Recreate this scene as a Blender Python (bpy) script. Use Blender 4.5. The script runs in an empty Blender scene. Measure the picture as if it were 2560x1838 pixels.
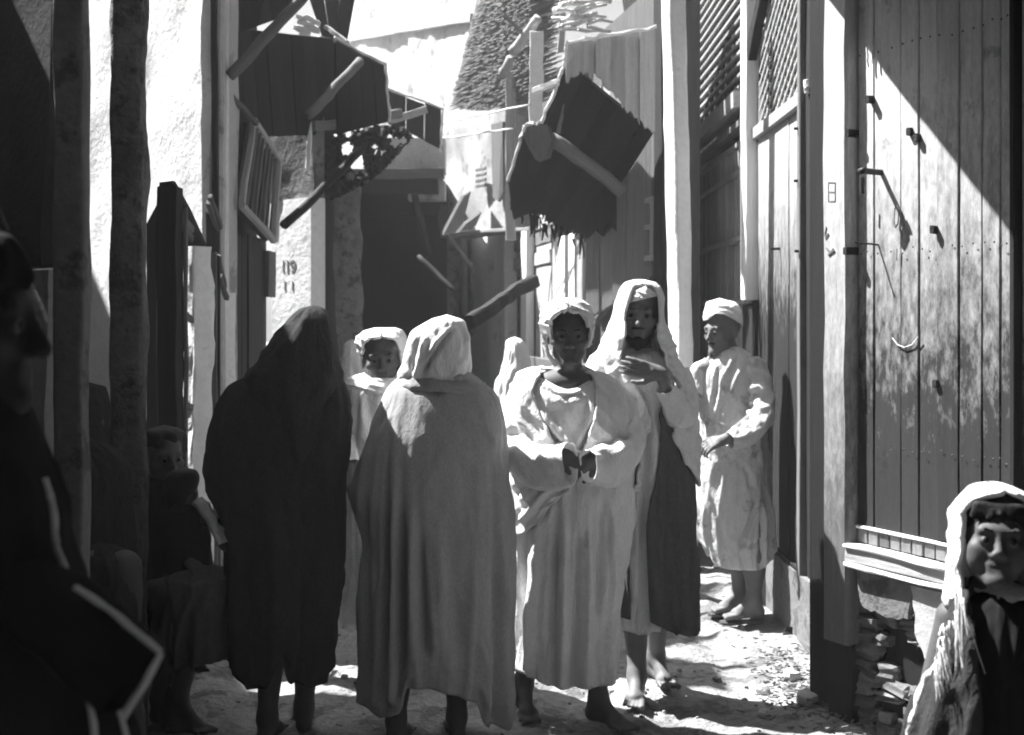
import bpy, math, random
import numpy as np
from mathutils import Vector, Matrix, Quaternion

random.seed(7)
RNG = np.random.RandomState(11)
SC = bpy.context.scene

# ------------------------------------------------------------------ camera
FOC, CXP, HYP, EYE = 3090.0, 1280.0, 800.0, 1.6
cam_d = bpy.data.cameras.new('camera')
cam_d.sensor_fit = 'HORIZONTAL'
cam_d.sensor_width = 36.0
cam_d.lens = 36.0 * FOC / 2560.0
cam_d.shift_y = -(919.0 - HYP) / 2560.0
cam_d.clip_start = 0.05
cam_d.clip_end = 500.0
cam_d.dof.use_dof = True
cam_d.dof.focus_distance = 4.6
cam_d.dof.aperture_fstop = 4.0
cam = bpy.data.objects.new('camera', cam_d)
SC.collection.objects.link(cam)
cam.location = (0, 0, EYE)
cam.rotation_euler = (math.radians(90), 0, 0)
SC.camera = cam

# ------------------------------------------------------------------ sky and sun
SUN = Vector((-0.52, 0.26, 0.81)).normalized()
world = bpy.data.worlds.new('World')
SC.world = world
world.use_nodes = True
wn, wl = world.node_tree.nodes, world.node_tree.links
wn.clear()
sky = wn.new('ShaderNodeTexSky')
sky.sky_type = 'NISHITA'
sky.sun_disc = False
sky.sun_elevation = math.asin(SUN.z)
sky.sun_rotation = math.atan2(SUN.x, SUN.y)
sky.dust_density = 3.0
bw = wn.new('ShaderNodeRGBToBW')
bg = wn.new('ShaderNodeBackground')
bg.inputs['Strength'].default_value = 0.05
wo = wn.new('ShaderNodeOutputWorld')
wl.new(sky.outputs[0], bw.inputs[0])
wl.new(bw.outputs[0], bg.inputs['Color'])
wl.new(bg.outputs[0], wo.inputs['Surface'])
sun_d = bpy.data.lights.new('sun', 'SUN')
sun_d.energy = 5.0
sun_d.angle = math.radians(0.6)
sun = bpy.data.objects.new('sun', sun_d)
SC.collection.objects.link(sun)
sun.rotation_euler = SUN.to_track_quat('Z', 'Y').to_euler()
sun.location = (-6, 6, 12)

SC.view_settings.view_transform = 'Standard'
SC.view_settings.look = 'None'
SC.view_settings.gamma = 1.0
SC.view_settings.use_curve_mapping = False
SC.view_settings.exposure = 1.9
SC.render.engine = 'CYCLES'
SC.cycles.use_denoising = True
SC.cycles.max_bounces = 6
SC.cycles.diffuse_bounces = 3
SC.cycles.use_adaptive_sampling = True
SC.cycles.adaptive_threshold = 0.025
SC.cycles.volume_bounces = 1
SC.cycles.filter_width = 1.9
SC.cycles.sample_clamp_indirect = 6.0

# ------------------------------------------------------------------ materials (black and white photograph: all greys)
MATS = {}
def mat(name, base, var=0.25, scale=6.0, stretch=(1, 1, 1), fine=60.0, fvar=0.12, bump=0.3, bdist=0.01,
        rough=0.85, rand=0.0, streak=None, dirt_shade=None, trans=0.0, blot=None, spec=0.25):
    m = bpy.data.materials.new(name)
    m.use_nodes = True
    n, l = m.node_tree.nodes, m.node_tree.links
    p = n['Principled BSDF']
    p.inputs['Roughness'].default_value = rough
    p.inputs['Specular IOR Level'].default_value = spec
    tc = n.new('ShaderNodeTexCoord')
    mp = n.new('ShaderNodeMapping')
    mp.inputs['Scale'].default_value = stretch
    src = tc.outputs['Object']
    if rand:
        oi0 = n.new('ShaderNodeObjectInfo'); vm = n.new('ShaderNodeVectorMath'); vm.operation = 'MULTIPLY_ADD'
        l.new(oi0.outputs['Random'], vm.inputs[0]); vm.inputs[1].default_value = (37.0, 53.0, 29.0)
        l.new(tc.outputs['Object'], vm.inputs[2]); src = vm.outputs[0]
    l.new(src, mp.inputs['Vector'])
    def noise(sc, det=5.0, rg=0.6):
        q = n.new('ShaderNodeTexNoise')
        q.inputs['Scale'].default_value = sc
        q.inputs['Detail'].default_value = det
        q.inputs['Roughness'].default_value = rg
        l.new(mp.outputs[0], q.inputs['Vector'])
        return q.outputs['Fac']
    def math_(op, a, b=None, c=None, clamp=False):
        q = n.new('ShaderNodeMath'); q.operation = op; q.use_clamp = clamp
        for i, v in enumerate((a, b, c)):
            if v is None: continue
            if isinstance(v, (int, float)): q.inputs[i].default_value = v
            else: l.new(v, q.inputs[i])
        return q.outputs[0]
    big = noise(scale); sm = noise(fine, 3.0)
    f = math_('MULTIPLY_ADD', math_('SUBTRACT', big, 0.5), var * 4.0, 1.0)
    g = math_('MULTIPLY_ADD', math_('SUBTRACT', sm, 0.5), fvar * 4.0, 1.0)
    v = math_('MULTIPLY', math_('MULTIPLY', f, g), base)
    if rand:
        oi = n.new('ShaderNodeObjectInfo')
        r = math_('MULTIPLY_ADD', oi.outputs['Random'], 2 * rand, 1 - rand)
        v = math_('MULTIPLY', v, r)
    if blot:            # irregular patches of another tone (worn plaster, peeled whitewash)
        bsc, thr, tone = blot
        bn = n.new('ShaderNodeTexNoise'); bn.inputs['Scale'].default_value = bsc
        bn.inputs['Detail'].default_value = 8.0; bn.inputs['Roughness'].default_value = 0.68
        l.new(src, bn.inputs['Vector'])
        k = math_('MULTIPLY', math_('SUBTRACT', bn.outputs['Fac'], thr), 14.0, clamp=True)
        mx = n.new('ShaderNodeMix'); mx.data_type = 'FLOAT'
        l.new(k, mx.inputs[0]); l.new(v, mx.inputs[2])
        l.new(math_('MULTIPLY', v, tone), mx.inputs[3])
        v = mx.outputs[0]
    if dirt_shade:            # worn-off paint and grime, plus shade painted into the panels; ragged upper edge
        z0, z1, tone = dirt_shade
        sp = n.new('ShaderNodeSeparateXYZ'); l.new(tc.outputs['Object'], sp.inputs[0])
        dn = n.new('ShaderNodeTexNoise'); dn.inputs['Scale'].default_value = 7.0
        dn.inputs['Detail'].default_value = 9.0; dn.inputs['Roughness'].default_value = 0.72
        m2 = n.new('ShaderNodeMapping'); m2.inputs['Scale'].default_value = (4, 4, 1.6)
        l.new(src, m2.inputs['Vector']); l.new(m2.outputs[0], dn.inputs['Vector'])
        h = math_('DIVIDE', math_('SUBTRACT', sp.outputs['Z'], z0), z1 - z0)
        h = math_('ADD', h, math_('MULTIPLY', math_('SUBTRACT', dn.outputs['Fac'], 0.5), 1.7))
        h = math_('MULTIPLY', h, 1.0, clamp=True)
        mx = n.new('ShaderNodeMix'); mx.data_type = 'FLOAT'
        l.new(h, mx.inputs[0]); l.new(math_('MULTIPLY', v, tone), mx.inputs[2]); l.new(v, mx.inputs[3])
        v = mx.outputs[0]
    v = math_('MINIMUM', math_('MAXIMUM', v, 0.004), 0.86)
    cb = n.new('ShaderNodeCombineColor')
    for i in range(3): l.new(v, cb.inputs[i])
    l.new(cb.outputs[0], p.inputs['Base Color'])
    if bump:
        b = n.new('ShaderNodeBump')
        b.inputs['Strength'].default_value = bump
        b.inputs['Distance'].default_value = bdist
        l.new(math_('ADD', big, math_('MULTIPLY', sm, 0.5)), b.inputs['Height'])
        l.new(b.outputs[0], p.inputs['Normal'])
    if trans:
        tr = n.new('ShaderNodeBsdfTranslucent'); l.new(cb.outputs[0], tr.inputs['Color'])
        ms = n.new('ShaderNodeMixShader'); ms.inputs[0].default_value = trans
        l.new(p.outputs[0], ms.inputs[1]); l.new(tr.outputs[0], ms.inputs[2])
        l.new(ms.outputs[0], n['Material Output'].inputs['Surface'])
    MATS[name] = m
    return m

WS = (14, 14, 0.9)
mat('earth', 0.26, 0.34, 1.6, (1, 1, 1), 30, 0.3, 1.0, 0.04, blot=(4.0, 0.52, 0.5))
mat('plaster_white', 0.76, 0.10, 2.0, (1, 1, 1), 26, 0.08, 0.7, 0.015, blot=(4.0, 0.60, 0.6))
mat('plaster_grey', 0.42, 0.2, 2.4, (1, 1, 1), 30, 0.12, 0.6, 0.015, blot=(3.2, 0.55, 0.55))
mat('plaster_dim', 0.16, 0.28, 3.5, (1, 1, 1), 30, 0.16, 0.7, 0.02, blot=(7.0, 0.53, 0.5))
mat('mud', 0.11, 0.35, 6.0, (1, 1, 1), 40, 0.2, 0.9, 0.03, blot=(9.0, 0.52, 0.45))
mat('wood_dark', 0.015, 0.3, 3.0, WS, 40, 0.25, 0.6, 0.006, 0.75, rand=0.35)
mat('wood_mid', 0.13, 0.25, 3.0, WS, 40, 0.22, 0.6, 0.006, 0.8, rand=0.25)
mat('wood_pale', 0.36, 0.2, 3.0, WS, 40, 0.2, 0.6, 0.006, 0.85, rand=0.2)
mat('wood_white', 0.72, 0.10, 3.0, WS, 30, 0.1, 0.5, 0.005, 0.85, rand=0.06)
mat('door_plank', 0.58, 0.16, 3.0, WS, 44, 0.22, 0.45, 0.004, 0.85, rand=0.10, dirt_shade=(-0.72, 0.46, 0.05), blot=(9.0, 0.60, 0.6))
mat('door_board', 0.16, 0.2, 3.0, WS, 44, 0.26, 0.8, 0.005, 0.85, rand=0.3)
mat('panel_plank', 0.46, 0.2, 3.0, WS, 44, 0.2, 0.7, 0.004, 0.85, rand=0.2, dirt_shade=(0.1, 0.95, 0.035))  # the dark lower part is shade painted into the tone
mat('post_worn', 0.52, 0.2, 3.0, WS, 40, 0.2, 0.7, 0.006, 0.85, dirt_shade=(-1.0, 0.35, 0.25))
mat('reed', 0.30, 0.3, 4.0, (8, 8, 8), 40, 0.2, 0.5, 0.005, rand=0.3)
mat('mat_black', 0.018, 0.3, 6.0, (1, 1, 1), 50, 0.2, 0.6, 0.01)
mat('brick', 0.13, 0.3, 9.0, (1, 1, 1), 50, 0.2, 0.8, 0.01, rand=0.5)
mat('iron', 0.03, 0.2, 20, (1, 1, 1), 80, 0.2, 0.4, 0.002, 0.55)
mat('chalk', 0.8, 0.2, 30, (1, 1, 1), 90, 0.2, 0.0)
mat('paint_mark', 0.16, 0.3, 30, (1, 1, 1), 90, 0.3, 0.0)
mat('rope', 0.7, 0.2, 40, (1, 1, 1), 90, 0.2, 0.3, 0.003)
mat('wood_grey', 0.2, 0.25, 3.0, WS, 40, 0.2, 0.5, 0.005, 0.85, rand=0.15)
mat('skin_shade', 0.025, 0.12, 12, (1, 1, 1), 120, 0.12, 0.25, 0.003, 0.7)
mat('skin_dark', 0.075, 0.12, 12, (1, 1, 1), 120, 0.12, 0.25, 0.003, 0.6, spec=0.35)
mat('skin_boy', 0.085, 0.12, 12, (1, 1, 1), 120, 0.12, 0.25, 0.003, 0.6, spec=0.35)
mat('skin_mid', 0.15, 0.12, 12, (1, 1, 1), 120, 0.12, 0.25, 0.003, 0.6, spec=0.35)
mat('hair', 0.012, 0.3, 60, (1, 1, 1), 200, 0.3, 0.6, 0.004, 0.7)
mat('eye_white', 0.10, 0.05, 10, (1, 1, 1), 60, 0.0, 0.0, rough=0.5, spec=0.2)
mat('eye_iris', 0.01, 0.0, 10, (1, 1, 1), 60, 0.0, 0.0, rough=0.45, spec=0.2)
mat('cloth_white', 0.78, 0.08, 22, (1, 1, 0.5), 150, 0.10, 0.7, 0.014, 0.95, trans=0.12, spec=0.05)
mat('cloth_cream', 0.76, 0.08, 22, (1, 1, 0.5), 150, 0.10, 0.7, 0.014, 0.95, trans=0.1, spec=0.05)
mat('cloth_soiled', 0.64, 0.10, 22, (1, 1, 0.5), 150, 0.12, 0.7, 0.014, 0.95, trans=0.08, blot=(5.5, 0.57, 0.6), spec=0.05)
mat('wool_grey', 0.40, 0.07, 20, (1, 1, 0.5), 140, 0.14, 0.4, 0.008, 1.0, trans=0.06, spec=0.03)
mat('wool_dark', 0.04, 0.10, 20, (1, 1, 0.5), 140, 0.18, 0.7, 0.012, 1.0, spec=0.05)
mat('wool_brown', 0.10, 0.10, 20, (1, 1, 0.5), 140, 0.18, 0.7, 0.012, 1.0, spec=0.05)
mat('cloth_black', 0.014, 0.2, 6, (1, 1, 1), 200, 0.2, 0.5, 0.004, 1.0, spec=0.05)
mat('leather', 0.07, 0.2, 12, (1, 1, 1), 120, 0.2, 0.4, 0.004, 0.6)
mat('straw', 0.14, 0.35, 9, (1, 1, 1), 60, 0.2, 0.4, 0.004, rand=0.3)

# ------------------------------------------------------------------ helpers
def W(px, py, d):
    """a point at distance d along the alley seen at that place of the photograph"""
    return Vector(((px - CXP) / FOC * d, d, EYE - (py - HYP) / FOC * d))

def link(o, parent=None):
    SC.collection.objects.link(o)
    if parent is not None: o.parent = parent
    return o

def absloc(o):
    v = Vector((0, 0, 0))
    while o is not None:
        v = v + Vector(o.location); o = o.parent
    return v

def thing(name, label, cat, loc=(0, 0, 0), group=None):
    o = bpy.data.objects.new(name, None)
    o.empty_display_size = 0.1
    o.location = loc
    o['label'] = label; o['category'] = cat
    if group: o['group'] = group
    return link(o)

def tag(o, label, cat, group=None):
    o['label'] = label; o['category'] = cat
    if group: o['group'] = group
    return o

def mk(name, verts, faces, m, parent=None, smooth=False, origin=None):
    v = np.asarray(verts, dtype=np.float64).reshape(-1, 3)
    if origin is None:
        origin = absloc(parent) if parent is not None else Vector(((v[:, 0].min() + v[:, 0].max()) / 2, (v[:, 1].min() + v[:, 1].max()) / 2, v[:, 2].min()))
    og = np.array(origin)
    me = bpy.data.meshes.new(name)
    me.from_pydata((v - og).tolist(), [], [list(f) for f in faces] if not isinstance(faces, np.ndarray) else faces.tolist())
    if smooth: me.polygons.foreach_set('use_smooth', np.ones(len(me.polygons), dtype=bool))
    me.materials.append(MATS[m])
    me.update()
    if smooth: me.set_sharp_from_angle(angle=math.radians(smooth if smooth > 1 else 60))
    o = bpy.data.objects.new(name, me)
    o.location = Vector(origin) - (absloc(parent) if parent is not None else Vector((0, 0, 0)))
    return link(o, parent)

def bar_mesh(sx, sy, sz, jit=0.002, ch=0.004, seg=5, taper=1.0, rnd=None):
    """a sawn piece along local z, chamfered, a little crooked"""
    R = rnd or random
    ch = min(ch, sx * 0.3, sy * 0.3)
    a, b = sx / 2, sy / 2
    prof = [(-a + ch, -b), (a - ch, -b), (a, -b + ch), (a, b - ch), (a - ch, b), (-a + ch, b), (-a, b - ch), (-a, -b + ch)]
    vs, fs = [], []
    for i in range(seg + 1):
        t = i / seg
        k = 1 + (taper - 1) * t
        ox, oy = R.uniform(-jit, jit), R.uniform(-jit, jit)
        for (x, y) in prof:
            vs.append((x * k + ox + R.uniform(-jit, jit) * .5, y * k + oy + R.uniform(-jit, jit) * .5, -sz / 2 + sz * t + (R.uniform(-jit, jit) if i in (0, seg) else 0)))
    n = 8
    for i in range(seg):
        for j in range(n):
            fs.append((i * n + j, i * n + (j + 1) % n, (i + 1) * n + (j + 1) % n, (i + 1) * n + j))
    fs.append(tuple(reversed(range(n)))); fs.append(tuple(range(seg * n, seg * n + n)))
    return vs, fs

def place(name, vs, fs, m, parent, center, quat, smooth=False):
    me = bpy.data.meshes.new(name)
    me.from_pydata(vs, [], fs)
    if smooth: me.polygons.foreach_set('use_smooth', np.ones(len(me.polygons), dtype=bool))
    me.materials.append(MATS[m]); me.update()
    o = bpy.data.objects.new(name, me)
    o.rotation_mode = 'QUATERNION'
    o.rotation_quaternion = quat
    o.location = Vector(center) - (absloc(parent) if parent is not None else Vector((0, 0, 0)))
    return link(o, parent)

class Wall:
    """a vertical facade: s runs along it, n stands out of it, z up"""
    def __init__(self, ox, oy, dx, dy, side=1):
        L = math.hypot(dx, dy)
        self.o = Vector((ox, oy, 0)); self.t = Vector((dx / L, dy / L, 0))
        self.n = Vector((self.t.y, -self.t.x, 0)) * side
    def p(self, s, n, z): return self.o + self.t * s + self.n * n + Vector((0, 0, z))
    def s(self, px):
        r = (px - CXP) / FOC
        return (self.o.y * r - self.o.x) / (self.t.x - self.t.y * r)
    def z(self, px, py):
        d = self.o.y + self.t.y * self.s(px)
        return EYE - (py - HYP) / FOC * d
    def box(self, name, s0, s1, z0, z1, n0, n1, m, parent, jit=0.002, ch=0.004, seg=4):
        vs, fs = bar_mesh(abs(s1 - s0), abs(n1 - n0), z1 - z0, jit, ch, seg)
        M = Matrix((self.t, self.n, Vector((0, 0, 1)))).transposed()
        if M.determinant() < 0: M = Matrix((-self.t, self.n, Vector((0, 0, 1)))).transposed()
        return place(name, vs, fs, m, parent, self.p((s0 + s1) / 2, (n0 + n1) / 2, (z0 + z1) / 2), M.to_quaternion())
    def rail(self, name, s0, s1, z, h, n0, n1, m, parent, jit=0.002, z1=None):
        return beam(name, self.p(s0, (n0 + n1) / 2, z), self.p(s1, (n0 + n1) / 2, z if z1 is None else z1), abs(n1 - n0), h, m, parent, jit)

def beam(name, a, b, w, h, m, parent=None, jit=0.003, seg=6, taper=1.0, ch=0.004):
    a, b = Vector(a), Vector(b)
    d = b - a; L = d.length; zc = d.normalized()
    up = Vector((0, 0, 1)) if abs(zc.z) < 0.95 else Vector((0, 1, 0))
    xc = up.cross(zc).normalized(); yc = zc.cross(xc)
    vs, fs = bar_mesh(w, h, L, jit, ch, seg, taper)
    M = Matrix((xc, yc, zc)).transposed()
    return place(name, vs, fs, m, parent, (a + b) / 2, M.to_quaternion())

def pole(name, a, b, r0, r1, m, parent=None, seg=8, nn=9, wob=0.006):
    a, b = Vector(a), Vector(b)
    d = b - a; L = d.length; zc = d.normalized()
    up = Vector((0, 0, 1)) if abs(zc.z) < 0.95 else Vector((0, 1, 0))
    xc = up.cross(zc).normalized(); yc = zc.cross(xc)
    vs, fs = [], []
    for i in range(seg + 1):
        t = i / seg; r = r0 + (r1 - r0) * t
        ox, oy = random.uniform(-wob, wob), random.uniform(-wob, wob)
        for j in range(nn):
            q = 2 * math.pi * j / nn; rr = r * random.uniform(.93, 1.07)
            vs.append((ox + rr * math.cos(q), oy + rr * math.sin(q), -L / 2 + L * t))
    for i in range(seg):
        for j in range(nn):
            fs.append((i * nn + j, i * nn + (j + 1) % nn, (i + 1) * nn + (j + 1) % nn, (i + 1) * nn + j))
    fs.append(tuple(reversed(range(nn)))); fs.append(tuple(range(seg * nn, seg * nn + nn)))
    return place(name, vs, fs, m, parent, (a + b) / 2, Matrix((xc, yc, zc)).transposed().to_quaternion(), True)

def slab_poly(name, pts, thick, m, parent=None, dirv=None):
    """a board with the given outline (3-D points, nearly flat) and thickness"""
    P = [Vector(p) for p in pts]; n = len(P)
    if dirv is None:
        nv = Vector((0, 0, 0))
        for i in range(n):
            nv += P[i].cross(P[(i + 1) % n])
        dirv = nv.normalized()
    q = Vector(dirv) * thick
    vs = [tuple(p) for p in P] + [tuple(p + q) for p in P]
    fs = [tuple(range(n)), tuple(reversed(range(n, 2 * n)))]
    for i in range(n):
        j = (i + 1) % n
        fs.append((i, i + n, j + n, j))
    return mk(name, vs, fs, m, parent)

def plank_sheet(name, A, B, C, D, count, thick, m, parent, gap=0.006, ragged=0.0, skip=(), kind='plank'):
    """boards side by side filling the quadrilateral A B C D: A-B is one end, D-C the other; boards run from A-B to D-C"""
    A, B, C, D = map(Vector, (A, B, C, D))
    nrm = (B - A).cross(D - A).normalized()
    for i in range(count):
        if i in skip: continue
        t0, t1 = i / count, (i + 1) / count
        g = gap / max((B - A).length, 0.01)
        e0 = random.uniform(-ragged, ragged); e1 = random.uniform(-ragged, ragged)
        p0 = A.lerp(B, t0 + g); p1 = A.lerp(B, t1 - g); q0 = D.lerp(C, t0 + g); q1 = D.lerp(C, t1 - g)
        u0 = (q0 - p0).normalized(); u1 = (q1 - p1).normalized()
        off = nrm * random.uniform(-.006, .006)
        slab_poly(kind, [p0 - u0 * e0 + off, p1 - u1 * e0 + off, q1 + u1 * e1 + off, q0 + u0 * (e1 + random.uniform(-ragged, ragged) * .4) + off], thick, m, parent)

def vnoise(x, y, z, seed=0):
    x, y, z = np.broadcast_arrays(np.asarray(x, float), np.asarray(y, float), np.asarray(z, float))
    xi, yi, zi = np.floor(x).astype(np.int64), np.floor(y).astype(np.int64), np.floor(z).astype(np.int64)
    fx, fy, fz = x - xi, y - yi, z - zi
    fx, fy, fz = [f * f * (3 - 2 * f) for f in (fx, fy, fz)]
    def h(a, b, c):
        v = (a * 374761393 + b * 668265263 + c * 2147483647 + seed * 974634777) & 0xffffffff
        v = ((v ^ (v >> 13)) * 1274126177) & 0xffffffff
        v = v ^ (v >> 16)
        return (v & 0xffff) / 65535.0
    r = 0
    for a in (0, 1):
        for b in (0, 1):
            for c in (0, 1):
                w = (fx if a else 1 - fx) * (fy if b else 1 - fy) * (fz if c else 1 - fz)
                r = r + w * h(xi + a, yi + b, zi + c)
    return r * 2 - 1

def fbm(x, y, z, o=3, seed=0):
    r = 0; a = 1.0; f = 1.0
    for i in range(o):
        r = r + a * vnoise(np.asarray(x) * f, np.asarray(y) * f, np.asarray(z) * f, seed + i); a *= .5; f *= 2.03
    return r

def lump_block(name, center, size, m, parent, amp=0.012, freq=9.0, n=(6, 6, 40), rot=0.0, roundk=0.25, seed=1, lean=(0, 0)):
    """a plastered or mud pillar: a rounded block with an uneven hand-smoothed skin"""
    sx, sy, sz = size
    per, nz = 4 * n[0], n[2]
    vs, fs = [], []
    ang = np.linspace(0, 2 * math.pi, per, endpoint=False) + math.pi / per
    e = 1 - roundk
    ux = np.sign(np.cos(ang)) * np.abs(np.cos(ang)) ** (1 - .8 * e); uy = np.sign(np.sin(ang)) * np.abs(np.sin(ang)) ** (1 - .8 * e)
    for i in range(nz + 1):
        z = sz * i / nz
        k = 1 + amp / min(sx, sy) * 2 * fbm(ux * 1.7 + 5, uy * 1.7, z * freq * .35 + seed * 7.1, 4, seed)
        x = ux * sx / 2 * k + lean[0] * z; y = uy * sy / 2 * k + lean[1] * z
        c, s = math.cos(rot), math.sin(rot)
        for a, b in zip(x * c - y * s, x * s + y * c): vs.append((center[0] + a, center[1] + b, center[2] + z))
    for i in range(nz):
        for j in range(per):
            fs.append((i * per + j, i * per + (j + 1) % per, (i + 1) * per + (j + 1) % per, (i + 1) * per + j))
    fs.append(tuple(reversed(range(per)))); fs.append(tuple(range(nz * per, nz * per + per)))
    return mk(name, vs, fs, m, parent, 50)

def wall_sheet(name, a, b, z0, z1, thick, m, parent=None, amp=0.015, step=0.06, seed=1, top=None):
    """an uneven plastered wall from ground point a to b (as seen face first: front is to the right of a->b turned), with a real thickness"""
    a, b = Vector((a[0], a[1], 0)), Vector((b[0], b[1], 0))
    t = (b - a).normalized(); L = (b - a).length
    nr = Vector((t.y, -t.x, 0))
    ns, nz = max(2, int(L / step)), max(2, int((z1 - z0) / step))
    S, Z = np.meshgrid(np.linspace(0, L, ns + 1), np.linspace(0, 1, nz + 1))
    zt = np.full_like(S, z1)
    if top is not None: zt = np.interp(S, [q[0] for q in top], [q[1] for q in top]) + .04 * fbm(S * 6, 0 * S, 0 * S, 3, seed + 5)
    Zw = z0 + (zt - z0) * Z
    dn = amp * fbm(S * 2.2, Zw * 2.2, 0 * S + seed, 4, seed)
    P = np.stack([a.x + t.x * S + nr.x * dn, a.y + t.y * S + nr.y * dn, Zw], -1).reshape(-1, 3)
    Q = np.stack([a.x + t.x * S - nr.x * thick, a.y + t.y * S - nr.y * thick, Zw], -1).reshape(-1, 3)
    w = ns + 1; N = len(P)
    fs = []
    for i in range(nz):
        for j in range(ns):
            k = i * w + j
            fs.append((k, k + 1, k + w + 1, k + w)); fs.append((N + k, N + k + w, N + k + w + 1, N + k + 1))
    for i in range(nz):
        for j in (0, ns):
            k = i * w + j
            f = (k, k + w, N + k + w, N + k); fs.append(f if j == 0 else f[::-1])
    for j in range(ns):
        for i in (0, nz):
            k = i * w + j
            f = (k, N + k, N + k + 1, k + 1); fs.append(f if i == 0 else f[::-1])
    return mk(name, np.concatenate([P, Q]), fs, m, parent, True)
# ------------------------------------------------------------------ figures: one blended skin per body, cloth draped round it
class Grid:
    def __init__(self, lo, hi, h):
        self.lo = np.array(lo, float); self.h = h
        self.n = np.ceil((np.array(hi, float) - self.lo) / h).astype(int) + 1
        self.D = np.full(self.n, 0.06, np.float32)
        self.ax = [(self.lo[i] + h * np.arange(self.n[i])).astype(np.float32) for i in range(3)]
    def sub(self, lo, hi):
        a = np.clip(np.floor((np.array(lo) - self.lo) / self.h).astype(int), 0, self.n)
        b = np.clip(np.ceil((np.array(hi) - self.lo) / self.h).astype(int) + 1, 0, self.n)
        sl = tuple(slice(a[i], b[i]) for i in range(3))
        X = self.ax[0][sl[0]][:, None, None]; Y = self.ax[1][sl[1]][None, :, None]; Z = self.ax[2][sl[2]][None, None, :]
        return sl, X, Y, Z
    def merge(self, sl, d, k, cut=False):
        a = self.D[sl]
        if a.size == 0: return
        if cut:
            d = -d
            h = np.clip(.5 - .5 * (d - a) / k, 0, 1); self.D[sl] = d + (a - d) * h + k * h * (1 - h)
        else:
            h = np.clip(.5 + .5 * (d - a) / k, 0, 1); self.D[sl] = d + (a - d) * h - k * h * (1 - h)
    def cone(self, a, b, ra, rb, k=0.012, cut=False):
        a, b = np.array(a, float), np.array(b, float)
        m = max(ra, rb) + k + 0.03
        sl, X, Y, Z = self.sub(np.minimum(a, b) - m, np.maximum(a, b) + m)
        ba = b - a; L = max(float(ba @ ba), 1e-9)
        t = np.clip(((X - a[0]) * ba[0] + (Y - a[1]) * ba[1] + (Z - a[2]) * ba[2]) / L, 0, 1)
        d = np.sqrt((X - a[0] - t * ba[0]) ** 2 + (Y - a[1] - t * ba[1]) ** 2 + (Z - a[2] - t * ba[2]) ** 2) - (ra + (rb - ra) * t)
        self.merge(sl, d, k, cut)
    def ell(self, c, r, R=None, k=0.012, cut=False):
        c = np.array(c, float); r = np.array(r, float); m = r.max() + k + 0.03
        sl, X, Y, Z = self.sub(c - m, c + m)
        x, y, z = X - c[0], Y - c[1], Z - c[2]
        if R is not None:
            R = np.array(R)
            x, y, z = R[0, 0] * x + R[1, 0] * y + R[2, 0] * z, R[0, 1] * x + R[1, 1] * y + R[2, 1] * z, R[0, 2] * x + R[1, 2] * y + R[2, 2] * z
        k0 = np.sqrt((x / r[0]) ** 2 + (y / r[1]) ** 2 + (z / r[2]) ** 2)
        k1 = np.sqrt((x / r[0] ** 2) ** 2 + (y / r[1] ** 2) ** 2 + (z / r[2] ** 2) ** 2) + 1e-9
        self.merge(sl, k0 * (k0 - 1) / k1, k, cut)
    def mesh(self):
        D = self.D; n = self.n
        S = D < 0
        c = [(0, 0, 0), (1, 0, 0), (0, 1, 0), (1, 1, 0), (0, 0, 1), (1, 0, 1), (0, 1, 1), (1, 1, 1)]
        cnt = sum(S[i:n[0] - 1 + i, j:n[1] - 1 + j, k:n[2] - 1 + k].astype(np.int8) for i, j, k in c)
        cells = np.argwhere((cnt > 0) & (cnt < 8))
        idx = np.full(np.array(n) - 1, -1, np.int64)
        idx[tuple(cells.T)] = np.arange(len(cells))
        vals = np.stack([D[cells[:, 0] + i, cells[:, 1] + j, cells[:, 2] + k] for i, j, k in c], 1)
        acc = np.zeros((len(cells), 3)); num = np.zeros(len(cells))
        for a in range(8):
            for b in range(a + 1, 8):
                pa, pb = np.array(c[a]), np.array(c[b])
                if np.abs(pa - pb).sum() != 1: continue
                va, vb = vals[:, a], vals[:, b]
                w = (va < 0) != (vb < 0)
                t = np.where(w, va / np.where(va == vb, 1, va - vb), 0)
                acc += np.where(w[:, None], pa + t[:, None] * (pb - pa), 0); num += w
        V = self.lo + self.h * (cells + acc / num[:, None])
        F = []
        for ax in range(3):
            o = [0, 0, 0]; o[ax] = 1
            A = S[:n[0] - o[0], :n[1] - o[1], :n[2] - o[2]]; B = S[o[0]:, o[1]:, o[2]:]
            u, v = (ax + 1) % 3, (ax + 2) % 3
            e = np.argwhere(A != B)
            e = e[(e[:, u] > 0) & (e[:, v] > 0) & (e[:, u] < n[u] - 1) & (e[:, v] < n[v] - 1)]
            ins = A[tuple(e.T)]
            du = np.zeros(3, int); du[u] = 1; dv = np.zeros(3, int); dv[v] = 1
            q = [idx[tuple((e - x).T)] for x in (du + dv, dv, 0 * du, du)]
            q = np.stack(q, 1)
            q[~ins] = q[~ins][:, ::-1]
            F.append(q)
        F = np.concatenate(F)
        return V, F[(F >= 0).all(1)]

def rotm(yaw=0, pitch=0, roll=0):
    return np.array((Matrix.Rotation(math.radians(yaw), 3, 'Z') @ Matrix.Rotation(math.radians(pitch), 3, 'X') @ Matrix.Rotation(math.radians(roll), 3, 'Y')))

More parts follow.
